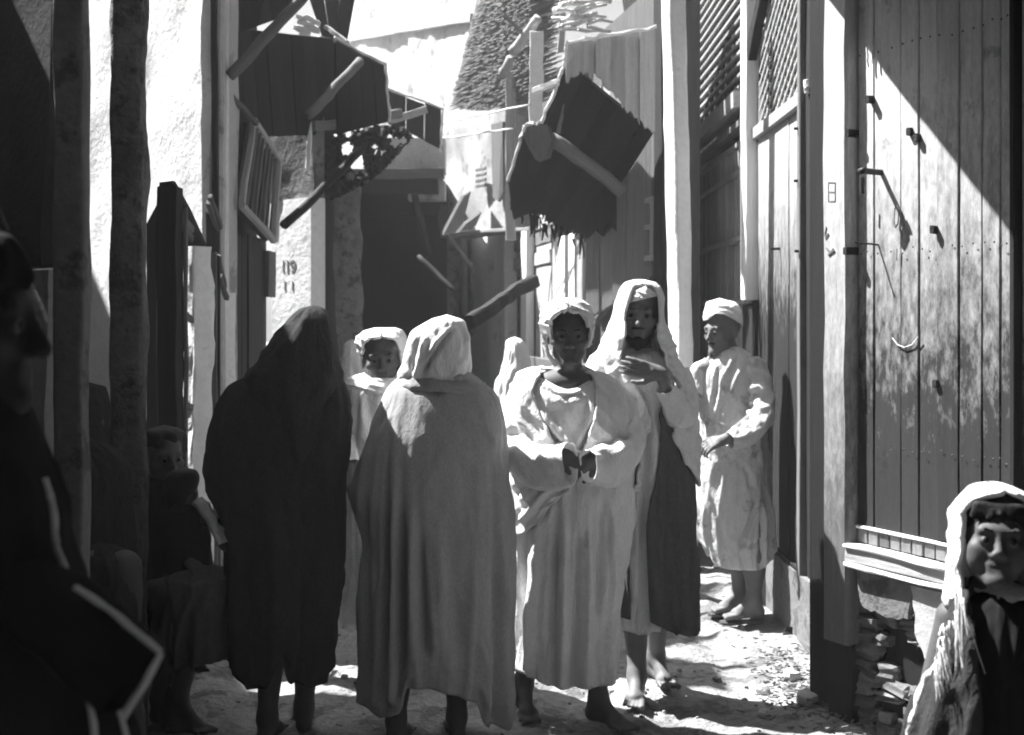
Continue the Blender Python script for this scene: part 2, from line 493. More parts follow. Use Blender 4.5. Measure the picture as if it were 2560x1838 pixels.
def add_head(G, c, R, s=1.0, jaw=1.0, nose=1.0, ears=True, child=False):
    c = np.array(c)
    def T(x, y, z): return c + R @ (np.array((x, y, z)) * s)
    def E(p, r, k=.02, cut=False): G.ell(T(*p), np.array(r) * s, R, k * s, cut)
    def C(a, b, ra, rb, k=.01, cut=False): G.cone(T(*a), T(*b), ra * s, rb * s, k * s, cut)
    E((0, .018, .038), (.077, .096, .088))
    E((0, -.02, -.035), (.060, .068, .078), .03)
    C((-.040, -.020, -.070), (-.012, -.070, -.100), .022, .018, .025); C((.040, -.020, -.070), (.012, -.070, -.100), .022, .018, .025)
    E((0, -.078 * jaw, -.100), (.022, .016, .018), .02)
    C((-.040, -.074, .022), (.040, -.074, .022), .013, .013, .02)
    E((-.046, -.058, -.022), (.024, .022, .020), .02); E((.046, -.058, -.022), (.024, .022, .020), .02)
    E((-.033, -.098, -.002), (.019, .019, .013), .012, True); E((.033, -.098, -.002), (.019, .019, .013), .012, True)
    if child:
        C((0, -.083, .004), (0, -.097, -.028), .008, .0115, .014)
        E((-.040, -.048, -.048), (.030, .030, .030), .02); E((.040, -.048, -.048), (.030, .030, .030), .02)
    else: C((0, -.086, .012), (0, -.108 * nose, -.032), .008, .0125, .012)
    E((-.012, -.096, -.036), (.009, .011, .008), .008); E((.012, -.096, -.036), (.009, .011, .008), .008)
    E((-.032, -.077, -.001), (.015, .013, .012), .005); E((.032, -.077, -.001), (.015, .013, .012), .005)
    C((-.020, -.082, -.062), (.020, -.082, -.062), .0075, .0075, .010); C((-.016, -.081, -.074), (.016, -.081, -.074), .008, .008, .010)
    C((-.020, -.0925, -.068), (.020, -.0925, -.068), .0030, .0030, .004, True)
    if ears:
        for q in (-1, 1):
            E((q * .079, .012, -.006), (.010, .022, .034), .01); E((q * .088, .006, -.004), (.006, .011, .018), .005, True)
    return T

def add_hand(G, wrist, fwd, palm, s=1.0, curl=25, thumb=1, spread=1.0):
    """palm and five jointed fingers; palm = direction the palm faces; thumb = which side it leaves from"""
    f = np.array(Vector(fwd).normalized()); n = np.array(palm, float); n = n - f * (n @ f); n /= np.linalg.norm(n)
    u = np.cross(f, n) * thumb
    w = np.array(wrist, float)
    def P(a, b, c): return w + (f * a + u * b + n * c) * s
    G.cone(P(-.01, 0, 0), P(.03, 0, 0), .024 * s, .026 * s, .012)
    for b in (-.026, -.009, .009, .026): G.cone(P(.01, b * .6, 0), P(.082, b, 0), .015 * s, .0125 * s, .012)
    lens = [.066, .080, .086, .078]
    for i, b in enumerate((-.028, -.0095, .0095, .028)):
        L = lens[i] * s; p = P(.085, b, 0); a = math.radians(curl * .5)
        for j, fr in enumerate((.45, .32, .23)):
            a += math.radians(curl * (.5 if j == 0 else 1.0))
            dr = f * math.cos(a) + n * math.sin(a) + u * (b * 3.0 * spread)
            q = p + dr * L * fr
            G.cone(p, q, (.0098 - .0011 * j) * s, (.0090 - .0011 * j) * s, .003); p = q
    p = P(.022, .022, .006); a = P(.052, .050, .016); b_ = P(.080, .060, .022); c_ = P(.100, .060, .026)
    G.cone(p, a, .015 * s, .012 * s, .01); G.cone(a, b_, .0115 * s, .0105 * s, .004); G.cone(b_, c_, .0105 * s, .0085 * s, .003)

def add_foot(G, ankle, yaw, s=1.0, drop=None, pitch=0.0):
    """heel, instep and five toes; yaw 0 points to the camera; ankle is the joint"""
    R = rotm(yaw, pitch)
    c = np.array(ankle, float)
    hgt = (drop if drop is not None else c[2]) / s
    def T(x, y, z): return c + R @ (np.array((x, y, z)) * s)
    G.cone(T(0, .0, .02), T(0, .030, -hgt + .028), .034 * s, .027 * s, .02)
    G.cone(T(0, -.005, -.005), T(0, -.11, -hgt + .024), .034 * s, .022 * s, .03)
    G.cone(T(-.022, -.10, -hgt + .02), T(.024, -.10, -hgt + .02), .019 * s, .019 * s, .02)
    G.cone(T(0, .030, -hgt + .024), T(.002, -.10, -hgt + .020), .024 * s, .020 * s, .03)
    for i, x in enumerate((-.036, -.019, -.003, .013, .031)):
        L = (.155, .166, .170, .172, .178)[i] if True else .17
        r = (.009, .0095, .010, .0105, .0135)[i]
        G.cone(T(x * .9, -.105, -hgt + .018), T(x * 1.05, -L, -hgt + .012), r * s, r * .9 * s, .004)

def figure(label, base, group=None):
    return thing('person', label, 'person', base, group)

BODY = None
def skin(P, G, m='skin_dark'):
    global BODY
    V, F = G.mesh()
    BODY = mk('body', V, F, m, P, 180)
    return BODY

def eyes(P, T, R, s=1.0, gaze=(0, 0)):
    for q in (-1, 1):
        c = np.array(T(q * .0325, -.0803, -.001)); r = .0112 * s
        vs, fs, mi = [], [], []
        nu, nv = 16, 12
        for i in range(nv + 1):
            a = math.pi * i / nv
            for j in range(nu):
                b = 2 * math.pi * j / nu
                l_ = np.array((math.sin(a) * math.cos(b), -math.cos(a), math.sin(a) * math.sin(b)))
                g = rotm(gaze[0], gaze[1])
                vs.append(c + R @ g @ l_ * r * np.array((1, 1, 1)))
        for i in range(nv):
            for j in range(nu):
                fs.append((i * nu + j, i * nu + (j + 1) % nu, (i + 1) * nu + (j + 1) % nu, (i + 1) * nu + j)); mi.append(1 if i < 3 else 0)
        o = mk('eye', vs, fs, 'eye_white', BODY, 60)
        o.data.materials.append(MATS['eye_iris'])
        o.data.polygons.foreach_set('material_index', mi)

def brows(P, T, s=1.0):
    for q in (-1, 1):
        G = Grid(np.array(T(q * .034, -.085, .022)) - .045, np.array(T(q * .034, -.085, .022)) + .045, .0035)
        G.cone(T(q * .016, -.0875, .0245), T(q * .034, -.0850, .0275), .0030 * s, .0038 * s, .004)
        G.cone(T(q * .034, -.0850, .0275), T(q * .053, -.071, .0245), .0038 * s, .0028 * s, .004)
        V, F = G.mesh(); mk('eyebrow', V, F, 'hair', BODY, 180)

def interp_rows(rows, n):
    rows = np.array([[(np.nan if v is None else v) for v in r] for r in rows], float)
    y = rows[:, 0]
    ys = np.linspace(y[0], y[-1], n)
    # denser sampling near the start where outlines turn fast
    k = np.linspace(0, 1, n); ys = y[0] + (y[-1] - y[0]) * (0.55 * k + 0.45 * k ** 2)
    out = [ys]
    for c in range(1, rows.shape[1]):
        v = rows[:, c]
        # monotone cubic (pchip-like)
        hseg = np.diff(y); dlt = np.diff(v) / hseg
        m_ = np.zeros(len(y)); m_[0] = dlt[0]; m_[-1] = dlt[-1]
        for i in range(1, len(y) - 1):
            m_[i] = 0 if dlt[i - 1] * dlt[i] <= 0 else 2 * dlt[i - 1] * dlt[i] / (dlt[i - 1] + dlt[i])
        j = np.clip(np.searchsorted(y, ys, 'right') - 1, 0, len(y) - 2)
        t = (ys - y[j]) / hseg[j]
        out.append((1 + 2 * t) * (1 - t) ** 2 * v[j] + t * (1 - t) ** 2 * hseg[j] * m_[j] + t * t * (3 - 2 * t) * v[j + 1] + t * t * (t - 1) * hseg[j] * m_[j + 1])
    return out

def drape(name, m, P, d, rows, folds=(), pipes=None, noise=0.006, hem=None, nth=128, nz=100, opening=False, cap=True,
          thick=0.010, seed=1, box=1.0, yoff=0.0, wr=None, back=0.0, hemturn=True, neck=None, crease=0.009):
    """cloth hung in one piece: rows are (height row, left, right, half depth[, shift to the back[, opening left, opening right]]) read at distance d"""
    full = [tuple(r) + (0.0,) * max(0, 5 - len(r)) for r in rows] if not opening else rows
    cols = interp_rows(full, nz)
    py, L, Rr, ry, yo = cols[:5]
    k = d / FOC
    z = EYE - (py - HYP) * k
    cx = ((L + Rr) / 2 - CXP) * k; rx = np.maximum((Rr - L) / 2 * k, 0.002)
    if opening:
        OL, OR = (cols[5] - CXP) * k, (cols[6] - CXP) * k
        tr = np.arcsin(np.clip((OR - cx) / rx, -.98, .98)); tl = np.arcsin(np.clip((cx - OL) / rx, -.98, .98))
        f = np.linspace(0, 1, nth)
        th = tr[:, None] + (2 * math.pi - tl - tr)[:, None] * f[None, :]
    else:
        th = np.broadcast_to(np.linspace(0, 2 * math.pi, nth, endpoint=False)[None, :], (nz, nth))
    sn, cs = np.sin(th), np.cos(th)
    if box != 1.0:
        sx_, cx_ = np.sign(sn) * np.abs(sn) ** box, np.sign(cs) * np.abs(cs) ** box
    else: sx_, cx_ = sn, cs
    X = cx[:, None] + rx[:, None] * sx_
    Y = d + yoff + yo[:, None] - ry[:, None] * cx_
    Z = np.broadcast_to(z[:, None], X.shape).copy()
    nx = sn / rx[:, None]; ny = -cs / np.maximum(ry, .004)[:, None]
    ln = np.sqrt(nx ** 2 + ny ** 2); nx, ny = nx / ln, ny / ln
    t = np.linspace(0, 1, nz)[:, None]
    disp = np.zeros_like(X)
    if noise:
        disp += noise * fbm(nx * 2.2 + 9, ny * 2.2, Z * 4.5, 3, seed)
        disp += noise * .35 * fbm(nx * 7 + 9, ny * 7, Z * 9, 2, seed + 9)
    if crease:
        q = fbm(X * 8 + 1.3 * seed, Z * 3.0 + X * 2.0, Y * 8, 3, seed + 40)
        disp += crease * (np.clip(1 - 2.6 * np.abs(q), -.4, 1)) * np.clip(t * 8, 0, 1)
        q = fbm(X * 13 + 2.1 * seed, Z * 9.0 - X * 6.0, Y * 13, 2, seed + 50)
        disp += .45 * crease * (np.clip(1 - 2.6 * np.abs(q), -.4, 1))
    if pipes:
        npipe, amp, t0 = pipes[:3]
        ph = th * npipe / 2 + 1.6 * vnoise(th * 1.3, t * 1.6 + 0 * th, 0 * th, seed + 3) + seed
        g = np.clip((t - t0) / (1 - t0), 0, 1) ** 1.1
        loc = .35 + .65 * np.clip(vnoise(nx * 2.1 + 3, ny * 2.1, t * 1.2 + 0 * th, seed + 4) + .5, 0, 1)
        prof = (1 - np.abs(np.sin(ph))) ** 1.4 * 2 - .55
        disp += amp * g * loc * prof
        disp += .5 * amp * g * ((1 - np.abs(np.sin(ph * 1.73 + 1.1))) ** 1.5 - .3)
    if wr:              # slanting creases: (count per metre along the slope, slope, amplitude, t range)
        for (fr, slope, amp, ta, tb) in wr:
            q = (Z + slope * X) * fr + 1.2 * fbm(X * 5, Z * 5, Y * 2, 2, seed + 21)
            win = np.clip((t - ta) / .08, 0, 1) * np.clip((tb - t) / .08, 0, 1)
            disp += amp * win * ((1 - np.abs(np.sin(q))) ** 1.6 - .35) * (0.4 + .6 * np.clip(fbm(X * 4 + 3, Z * 3, Y, 2, seed + 30) + .6, 0, 1))
    fw = np.clip(-ny * 2.2, 0, 1)
    for fo in folds:
        pts, wd, amp = fo[0], fo[1], fo[2]
        q = [((a - CXP) * k, EYE - (b - HYP) * k) for a, b in pts]
        best = np.full(X.shape, 9.0); tt = np.zeros(X.shape)
        seg = [math.hypot(b_[0] - a_[0], b_[1] - a_[1]) for a_, b_ in zip(q[:-1], q[1:])]; tot = sum(seg); acc = 0.0
        for ((x0, z0), (x1, z1)), sl_g in zip(zip(q[:-1], q[1:]), seg):
            bx, bz = x1 - x0, z1 - z0
            u = np.clip(((X - x0) * bx + (Z - z0) * bz) / (bx * bx + bz * bz), 0, 1)
            dd = np.sqrt((X - x0 - u * bx) ** 2 + (Z - z0 - u * bz) ** 2)
            tt = np.where(dd < best, (acc + u * sl_g) / tot, tt); acc += sl_g
            best = np.minimum(best, dd)
        f0, f1 = np.clip(tt / .45, 0, 1), np.clip((1 - tt) / .14, 0, 1)
        if pts[-1][1] > py[-1] - 90: f1 = 1.0
        ww = wd * k * (.7 + .5 * tt)
        disp += amp * fw * (f0 * f0 * (3 - 2 * f0)) * f1 * (np.exp(-(best / ww) ** 2) - (.35 * np.exp(-((best - 2.0 * ww) / (ww * 1.1)) ** 2)))
    edge = np.clip((rx / .05), .15, 1)[:, None]
    X = X + nx * disp * edge; Y = Y + ny * disp * edge
    if hem is not None:
        hx = np.array([(h[0] - CXP) * k for h in hem]); hz = np.array([EYE - (h[1] - HYP) * k for h in hem])
        zmin, zmax = Z[-1, 0], Z[0, 0]
        hz_t = np.interp(X[-1], hx, hz)[None, :]
        if back: hz_t = np.where(cs[-1][None, :] < 0, hz_t + back, hz_t)
        g = np.clip((t - .45) / .55, 0, 1)
        g = g * g
        Z = Z + g * (hz_t - zmin)
    else:
        Z[-1] += .01 * np.sin(th[-1] * 3 + seed)
    if neck is not None:
        nc, nw_, dropz = (neck[0] - CXP) * k, neck[1] * k, neck[2]
        g = np.clip(1 - t / .16, 0, 1) ** 1.3
        Z = Z - g * dropz * np.clip(-ny * 2, 0, 1) * np.exp(-((X - nc) / nw_) ** 2)
    Xs, Ys, Zs = [X], [Y], [Z]
    if hemturn and not opening:
        hgt = float(Z[0].mean() - Z[-1].mean())
        for sc_, up in ((.975, .004), (.93, min(.05, .15 * hgt)), (.88, min(.16, .3 * hgt))):
            Xs.append((cx[-1] + (X[-1:] - cx[-1]) * sc_)); Ys.append(d + yoff + yo[-1] + (Y[-1:] - d - yoff - yo[-1]) * sc_); Zs.append(Z[-1:] + up)
    X, Y, Z = np.concatenate(Xs), np.concatenate(Ys), np.concatenate(Zs)
    V = np.stack([X, Y, Z], -1).reshape(-1, 3)
    r, c = X.shape
    i, j = np.meshgrid(np.arange(r - 1), np.arange(c if not opening else c - 1), indexing='ij')
    j2 = (j + 1) % c
    F = np.stack([i * c + j, (i + 1) * c + j, (i + 1) * c + j2, i * c + j2], -1).reshape(-1, 4).tolist()
    if cap and not opening:
        V = np.concatenate([V, [[X[0].mean(), Y[0].mean(), Z[0].mean() + .3 * rx[0]]]])
        ci = len(V) - 1
        F += [[ci, q, (q + 1) % c] for q in range(c)]
    o = mk(name, V, F, m, P, 180)
    if opening and thick:
        md = o.modifiers.new('cloth thickness', 'SOLIDIFY'); md.thickness = thick; md.offset = -1.0 if True else 1.0
        md.use_rim = True
    return o

def tube(name, m, P, pts, rads, n=36, sub=10, wrink=0.008, freq=60.0, seed=1, openend=True, depth=0.07, bend=None):
    """a sleeve: pts down its length, rads = (sideways, up, down) at each point"""
    pts = [np.array(p, float) for p in pts]; ns = (len(pts) - 1) * sub + 1
    u = np.linspace(0, len(pts) - 1, ns)
    def cat(arr):
        arr = np.array(arr, float); out = []
        for q in u:
            i = min(int(q), len(arr) - 2); f = q - i
            p0 = arr[max(i - 1, 0)]; p1 = arr[i]; p2 = arr[i + 1]; p3 = arr[min(i + 2, len(arr) - 1)]
            out.append(.5 * (2 * p1 + (p2 - p0) * f + (2 * p0 - 5 * p1 + 4 * p2 - p3) * f * f + (3 * p1 - p0 - 3 * p2 + p3) * f ** 3))
        return np.array(out)
    C = cat(pts); Rd = np.maximum(cat(rads), .004)
    T = np.gradient(C, axis=0); T /= np.linalg.norm(T, axis=1)[:, None]
    rows = []
    s = np.concatenate([[0], np.cumsum(np.linalg.norm(np.diff(C, axis=0), axis=1))])
    ph = np.linspace(0, 2 * math.pi, n, endpoint=False)
    lastu = None
    for i in range(ns):
        up = np.array((0, 0, 1.0)); v = up - T[i] * (up @ T[i])
        if np.linalg.norm(v) < .25:
            v = np.array((0, 1.0, 0)) - T[i] * T[i][1]
        v /= np.linalg.norm(v); uu = np.cross(T[i], v)
        rr = np.where(np.sin(ph) > 0, Rd[i, 1], Rd[i, 2])
        w = wrink * (fbm(np.cos(ph) * 1.4 + seed, np.sin(ph) * 1.4, 0 * ph + s[i] * freq * .25, 3, seed) + .7 * np.sin(s[i] * freq + 2.5 * np.sin(ph + seed)) * (.5 + .5 * np.cos(ph - 1)))
        off = uu[None, :] * (np.cos(ph) * (Rd[i, 0] + w))[:, None] + v[None, :] * (np.sin(ph) * (rr + w))[:, None]
        rows.append(C[i] + off)
    if openend:
        e = rows[-1]; c = e.mean(0)
        rows.append(c + (e - c) * .93 - T[-1] * .002); rows.append(c + (e - c) * .86 - T[-1] * depth)
    A = np.array(rows); r, c = A.shape[:2]
    V = A.reshape(-1, 3)
    i, j = np.meshgrid(np.arange(r - 1), np.arange(c), indexing='ij'); j2 = (j + 1) % c
    F = np.stack([i * c + j, i * c + j2, (i + 1) * c + j2, (i + 1) * c + j], -1).reshape(-1, 4).tolist()
    F.append(list(range(c))[::-1]); F.append(list(range((r - 1) * c, r * c)))
    return mk(name, V, F, m, P, 70)

def sandal(P, ankle, yaw, s=1.0):
    R = rotm(yaw); c = np.array((ankle[0], ankle[1], 0.0))
    vs, fs = [], []
    prof = [(-.030, .05), (-.034, .0), (-.030, -.06), (-.044, -.12), (-.040, -.175), (-.012, -.198), (.022, -.196), (.044, -.165), (.044, -.12), (.032, -.06), (.034, .0), (.030, .05), (0, .066)]
    for zz in (0.0, .014):
        for x, y in prof: vs.append(c + R @ np.array((x * s, y * s, zz)))
    n = len(prof)
    fs = [list(range(n)), list(range(2 * n - 1, n - 1, -1))] + [[i, i + n, (i + 1) % n + n, (i + 1) % n] for i in range(n)]
    mk('sandal', vs, fs, 'leather', P)
# ------------------------------------------------------------------ ground
def nonuni(segs):
    out = []
    for a, b, st in segs: out += list(np.arange(a, b, st))
    return np.array(out + [segs[-1][1]])
gx = nonuni([(-40, -8, 4), (-8, -2.4, .4), (-2.4, 2.4, .03), (2.4, 8, .4), (8, 40, 4)])
gy = nonuni([(-30, 0, 3), (0, 2.5, .2), (2.5, 8.5, .03), (8.5, 16, .1), (16, 26, .5), (26, 90, 4)])
GX, GY = np.meshgrid(gx, gy)
def ground_z(x, y):
    near = np.clip(1.5 - np.abs(np.asarray(x)) / 6, 0, 1)
    z = .020 * fbm(np.asarray(x) * 1.6, np.asarray(y) * 1.1, 0 * np.asarray(x), 3, 3) + .017 * fbm(np.asarray(x) * 8, np.asarray(y) * 5, 0 * np.asarray(x), 4, 5)
    z = z + .03 * np.clip((np.asarray(x) - 1.0) / .5, 0, 1)
    return z * near - .012
GZ = ground_z(GX, GY)
wd_ = len(gx)
ii, jj = np.meshgrid(np.arange(len(gy) - 1), np.arange(wd_ - 1), indexing='ij')
gf = np.stack([ii * wd_ + jj, ii * wd_ + jj + 1, (ii + 1) * wd_ + jj + 1, (ii + 1) * wd_ + jj], -1).reshape(-1, 4)
ground = mk('ground', np.stack([GX, GY, GZ], -1).reshape(-1, 3), gf, 'earth', None, 180, origin=(0, 0, 0))
ground['kind'] = 'structure'

# ------------------------------------------------------------------ right side, near: whitewashed plank door over a broken masonry base
wa = Wall(1.27, 5.0, .447, -.894)          # n points to the alley
if wa.n.x > 0: wa.n = -wa.n
shop = thing('plank_door_shop', 'shopfront with tall sunlit whitewashed plank door above crumbling brick base', 'shopfront', wa.p(.5, 0, 0))
cuts = [2147, 2186, 2253, 2298, 2344, 2400, 2457, 2502, 2532]
for a, b in zip(cuts[:-1], cuts[1:]):
    k = random.uniform(0, .012)
    wa.box('plank', wa.s(a) + .0015, wa.s(b) - .0015, .80 + random.uniform(-.006, .006), 3.28, -.03 + k, .0 + k, 'door_plank', shop, .0015, .003, 8)
sg = wa.s(2538)
for i in range(5):
    k = random.uniform(0, .01)
    wa.box('plank', sg + .03 + i * .10, sg + .125 + i * .10, .80, 3.28, -.03 + k, k, 'door_plank', shop, .0015, .003, 6)
wa.box('backing_wall', -.16, 2.6, .0, 3.3, -.40, -.05, 'wood_dark', shop, 0, .002, 2)
wa.box('door_post', wa.s(2062) + .045, wa.s(2134) + .02, .33, 3.3, -.02, .055, 'post_worn', shop, .004, .012, 14)
wa.box('post_foot', wa.s(2064) + .04, wa.s(2133) + .015, .0, .325, -.03, .03, 'wood_dark', shop, .006, .012, 4)
wa.box('door_jamb', sg, sg + .022, .66, 3.28, -.03, .03, 'wood_dark', shop, .001, .003, 4)
wa.rail('kick_rail', wa.s(2147), wa.s(2530), .795, .012, -.002, .016, 'wood_white', shop, .001)
for i in range(13):                         # short boards under the door leaf
    s0 = wa.s(2147) + .0575 * i
    wa.box('kick_board', s0 + .003, s0 + .052, .735, .785, -.025, .004 + random.uniform(0, .004), 'door_board', shop, .001, .002, 2)
wa.rail('sill', wa.s(2140), wa.s(2545), .690, .055, -.03, .055, 'wood_pale', shop, .003)
wa.rail('sill_moulding', wa.s(2140), wa.s(2545), .722, .014, -.01, .068, 'wood_white', shop, .003)
wa.rail('sill_moulding', wa.s(2140), wa.s(2545), .652, .018, -.02, .062, 'wood_white', shop, .004)
# masonry: bricks and stones one by one, in front of a dark earth core
core = slab_poly('masonry_base', [wa.p(wa.s(2138), -.075, 0), wa.p(2.5, -.075, 0), wa.p(2.5, -.075, .64), wa.p(wa.s(2138), -.075, .64)], .3, 'mud', shop, -wa.n)
zz = .0
row = 0
while zz < .60:
    hh = random.uniform(.040, .062); s0 = wa.s(2140) - random.uniform(0, .06)
    while s0 < 1.05:
        ll = random.uniform(.07, .15)
        if random.random() > .08 and not (.28 < s0 < .55 and .22 < zz < .36):
            vs, fs = bar_mesh(ll - .010, .09, hh - .004, .010, .014, 3)
            q = Matrix((wa.t, wa.n, Vector((0, 0, 1)))).transposed()
            if q.determinant() < 0: q = Matrix((-wa.t, wa.n, Vector((0, 0, 1)))).transposed()
            rq = q.to_quaternion() @ Quaternion((random.uniform(-.2, .2), random.uniform(-.2, .2), random.uniform(-.2, .2)), random.uniform(-.25, .25))
            place('brick', vs, fs, 'brick', core, wa.p(s0 + ll / 2, random.uniform(-.065, -.03), zz + hh / 2), rq)
        s0 += ll
    zz += hh; row += 1
def patch(name, wall, outline, n0, n1, m, parent, seed=0):
    """a remnant of plaster with a ragged outline"""
    pts = []
    rr = random.Random(seed)
    for i in range(len(outline)):
        a, b = outline[i], outline[(i + 1) % len(outline)]
        for k in range(5):
            t = k / 5
            pts.append((a[0] + (b[0] - a[0]) * t + rr.uniform(-.008, .008), a[1] + (b[1] - a[1]) * t + rr.uniform(-.008, .008)))
    return slab_poly(name, [wall.p(s, n1, z) for s, z in pts], abs(n1 - n0), m, parent, -wall.n)
patch('plaster_patch', wa, [(.20, .63), (.50, .63), (.47, .50), (.36, .47), (.22, .50)], .0, .022, 'plaster_dim', core, 3)
patch('plaster_patch', wa, [(.50, .63), (.95, .63), (.95, .30), (.74, .27), (.60, .33), (.52, .45)], .0, .03, 'plaster_grey', core, 4)
vs, fs = [], []
for a, b in zip(cuts[:-1], cuts[1:]):
    for zz_ in (1.12, 1.86, 2.62):
        for f_ in (.25, .75):
            c = wa.p(wa.s(a) + (wa.s(b) - wa.s(a)) * f_ + random.uniform(-.006, .006), .013, zz_ + random.uniform(-.012, .012)); o = len(vs)
            for k in range(6):
                q = c + wa.t * .0045 * math.cos(k * 1.047) + Vector((0, 0, .0045 * math.sin(k * 1.047))); vs.append(tuple(q))
            vs.append(tuple(c + wa.n * .003)); fs.extend([(o + k, o + (k + 1) % 6, o + 6) for k in range(6)])
nl = mk('nail_heads', vs, fs, 'iron', shop); nl['kind'] = 'stuff'
# iron hasp with padlock, pegs and hook, each throwing its shadow on the planks
def wpt(px, py, n=0.0):
    s = wa.s(px); return wa.p(s, n, wa.z(px, py))
hasp = beam('hasp', wpt(2204, 432, .0), wpt(2207, 430, .10), .016, .022, 'iron', shop, .001, 3)
pole('hasp_ring', wpt(2199, 432, .10), wpt(2213, 428, .10), .012, .012, 'iron', shop, 2, 8, .001)
beam('padlock', wpt(2206, 446, .10), wpt(2201, 486, .09), .014, .022, 'iron', shop, .001, 3)
beam('hook', wpt(2196, 612, .0), wpt(2180, 608, .09), .007, .007, 'iron', shop, .001, 3)
for (x, y, n) in ((2142, 335, .05), (2142, 628, .06), (2344, 575, .03), (2297, 345, .02), (2280, 330, .02), (2182, 250, .03), (2346, 960, .02)):
    beam('peg', wpt(x, y, -.005), wpt(x, y, n), .02, .03, 'wood_dark', shop, .001, 2)
for (a, b) in (((2176, 95), (2180, 170)), ((2190, 90), (2192, 160))):
    beam('cord', wpt(*a, .02), wpt(*b, .02), .007, .007, 'rope', shop, .002, 5)
# chalk scribbles on the post and a scratched arc on the planks
def stroke(name, pts, w, m, parent, n=.057):
    ds = wa.t * (.05 if n > .05 else .01)
    for (a, b) in zip(pts[:-1], pts[1:]):
        beam(name, wpt(a[0], a[1], n) + ds, wpt(b[0], b[1], n) + ds, .003, w, m, parent, .0004, 1, ch=.0005)
for pl in ([(2078, 462), (2078, 508), (2094, 508), (2094, 462), (2078, 462)], [(2078, 485), (2094, 485)], [(2072, 570), (2068, 592), (2078, 588), (2070, 600)], [(2072, 622), (2082, 634), (2090, 624)], [(2076, 640), (2092, 628)]):
    stroke('chalk_mark', pl, .006, 'paint_mark', shop)
stroke('scratch', [(2232, 845), (2245, 862), (2262, 868), (2280, 862), (2296, 842)], .0028, 'chalk', shop, .0115)
for pl in ([(2244, 515), (2249, 525), (2247, 560), (2240, 570), (2236, 555), (2239, 525), (2244, 515)], [(2187, 520), (2186, 552)], [(2262, 560), (2256, 600)], [(2244, 622), (2243, 650)]):
    stroke('painted_mark', pl, .006, 'paint_mark', shop, .0135)
# boarded eave over the door; its edge draws the slanting shadow on the planks
def up_to(p, z):
    k = (z - p.z) / SUN.z; return p + SUN * k
eA = up_to(wpt(2116, 55), 3.32); eB = up_to(wpt(2540, 602), 3.32)
eC = eB + (eB - eA) * .8
E_ = [eA, eB, eC, Vector((eC.x, .8, 3.32))]
for (p, q, n) in ((E_[0], E_[1], 4), (E_[1], E_[2], 4), (E_[2], E_[3], 14)):
    plank_sheet('eave', p, q, (2.6, q.y, 3.36), (2.6, p.y, 3.36), n, .03, 'wood_dark', shop, 0, kind='eave_board')

# ------------------------------------------------------------------ right side, middle: plank panel, lattices, grille
wb = Wall(1.45, 5.0, 0, 1)
if wb.n.x > 0: wb.n = -wb.n
def sb(px): return wb.s(px)
pan = thing('panelled_stall', 'closed stall of weathered plank panels with a lattice above, beside the plank door', 'stall', wb.p(1.7, 0, 0))
wb.box('dark_jamb', .16, sb(2012), .0, 3.6, -.06, -.0, 'wood_dark', pan, .003, .006, 8)
wb.box('stile', sb(2014), sb(2007), .33, 3.6, -.02, .03, 'wood_mid', pan, .002, .004, 8)
pc = [2006, 1972, 1938, 1912, 1896]
for a, b in zip(pc[:-1], pc[1:]):
    wb.box('plank', sb(a) + .002, sb(b) - .002, .36, 2.66, -.03, -.004 + random.uniform(0, .008), 'panel_plank', pan, .002, .003, 8)
wb.rail('bottom_rail', sb(2012), sb(1890), .345, .03, -.03, .02, 'wood_dark', pan)
wb.rail('lintel', sb(2010), sb(1880), 2.70, .07, -.02, .03, 'wood_pale', pan)
wb.box('back_wall', .1, sb(1872), .0, 3.7, -.25, -.07, 'wood_dark', pan, 0, .002, 2)
def lattice(name, wall, s0, s1, z0, z1, stepp, w, m, parent, ang=1.0, n0=-.012):
    """crossed laths, joined: single laths are only a few pixels wide"""
    vs, fs = [], []
    def lath(a, b, n):
        t = (b - a).normalized(); side = t.cross(wall.n).normalized() * w / 2
        q = [a - side, a + side, b + side, b - side]; o = len(vs)
        for k in (0, .008):
            for p in q: vs.append(tuple(p + wall.n * (n + k)))
        fs.extend([(o, o + 1, o + 2, o + 3), (o + 7, o + 6, o + 5, o + 4)] + [(o + i, o + 4 + i, o + 4 + (i + 1) % 4, o + (i + 1) % 4) for i in range(4)])
    H = z1 - z0; c = s0 - H * ang
    while c < s1:
        for sg_ in (1, -1):
            pts = []
            for (u, v) in ((0, 0), (1, 1)):
                pass
            a0, a1 = c, c + H * ang
            lo, hi = max(a0, s0), min(a1, s1)
            if hi - lo > .01:
                za, zb = (lo - a0) / ang, (hi - a0) / ang
                if sg_ < 0: za, zb = H - za, H - zb
                lath(wall.p(lo, 0, z0 + za), wall.p(hi, 0, z0 + zb), n0 + (.009 if sg_ < 0 else 0))
        c += stepp
    o = mk(name, vs, fs, m, parent); o['kind'] = 'stuff'
    return o
lattice('lattice', wb, sb(2004), sb(1900), 2.74, 3.5, .15, .018, 'wood_pale', pan, 2.0)
wb.box('side_board', sb(1906), sb(1880), 2.74, 3.0, -.02, .0, 'wood_mid', pan)
beam('slanting_board', wb.p(sb(1890), .03, wb.z(1884, 150)), wb.p(sb(1950), .03, 3.66), .05, .09, 'wood_dark', pan)
wb.box('upper_wall', sb(1898), sb(1875), 3.1, 3.75, -.06, -.03, 'plaster_white', pan, .003, .01, 3)
for (x, y) in ((2021, 208), (2023, 226), (2043, 216), (2043, 232)):
    c = wb.p(sb(x), .01, wb.z(x, y)); beam('rope_knot', c - Vector((0, 0, .016)), c + Vector((0, 0, .016)), .028, .03, 'rope', pan, .003, 3, ch=.01)
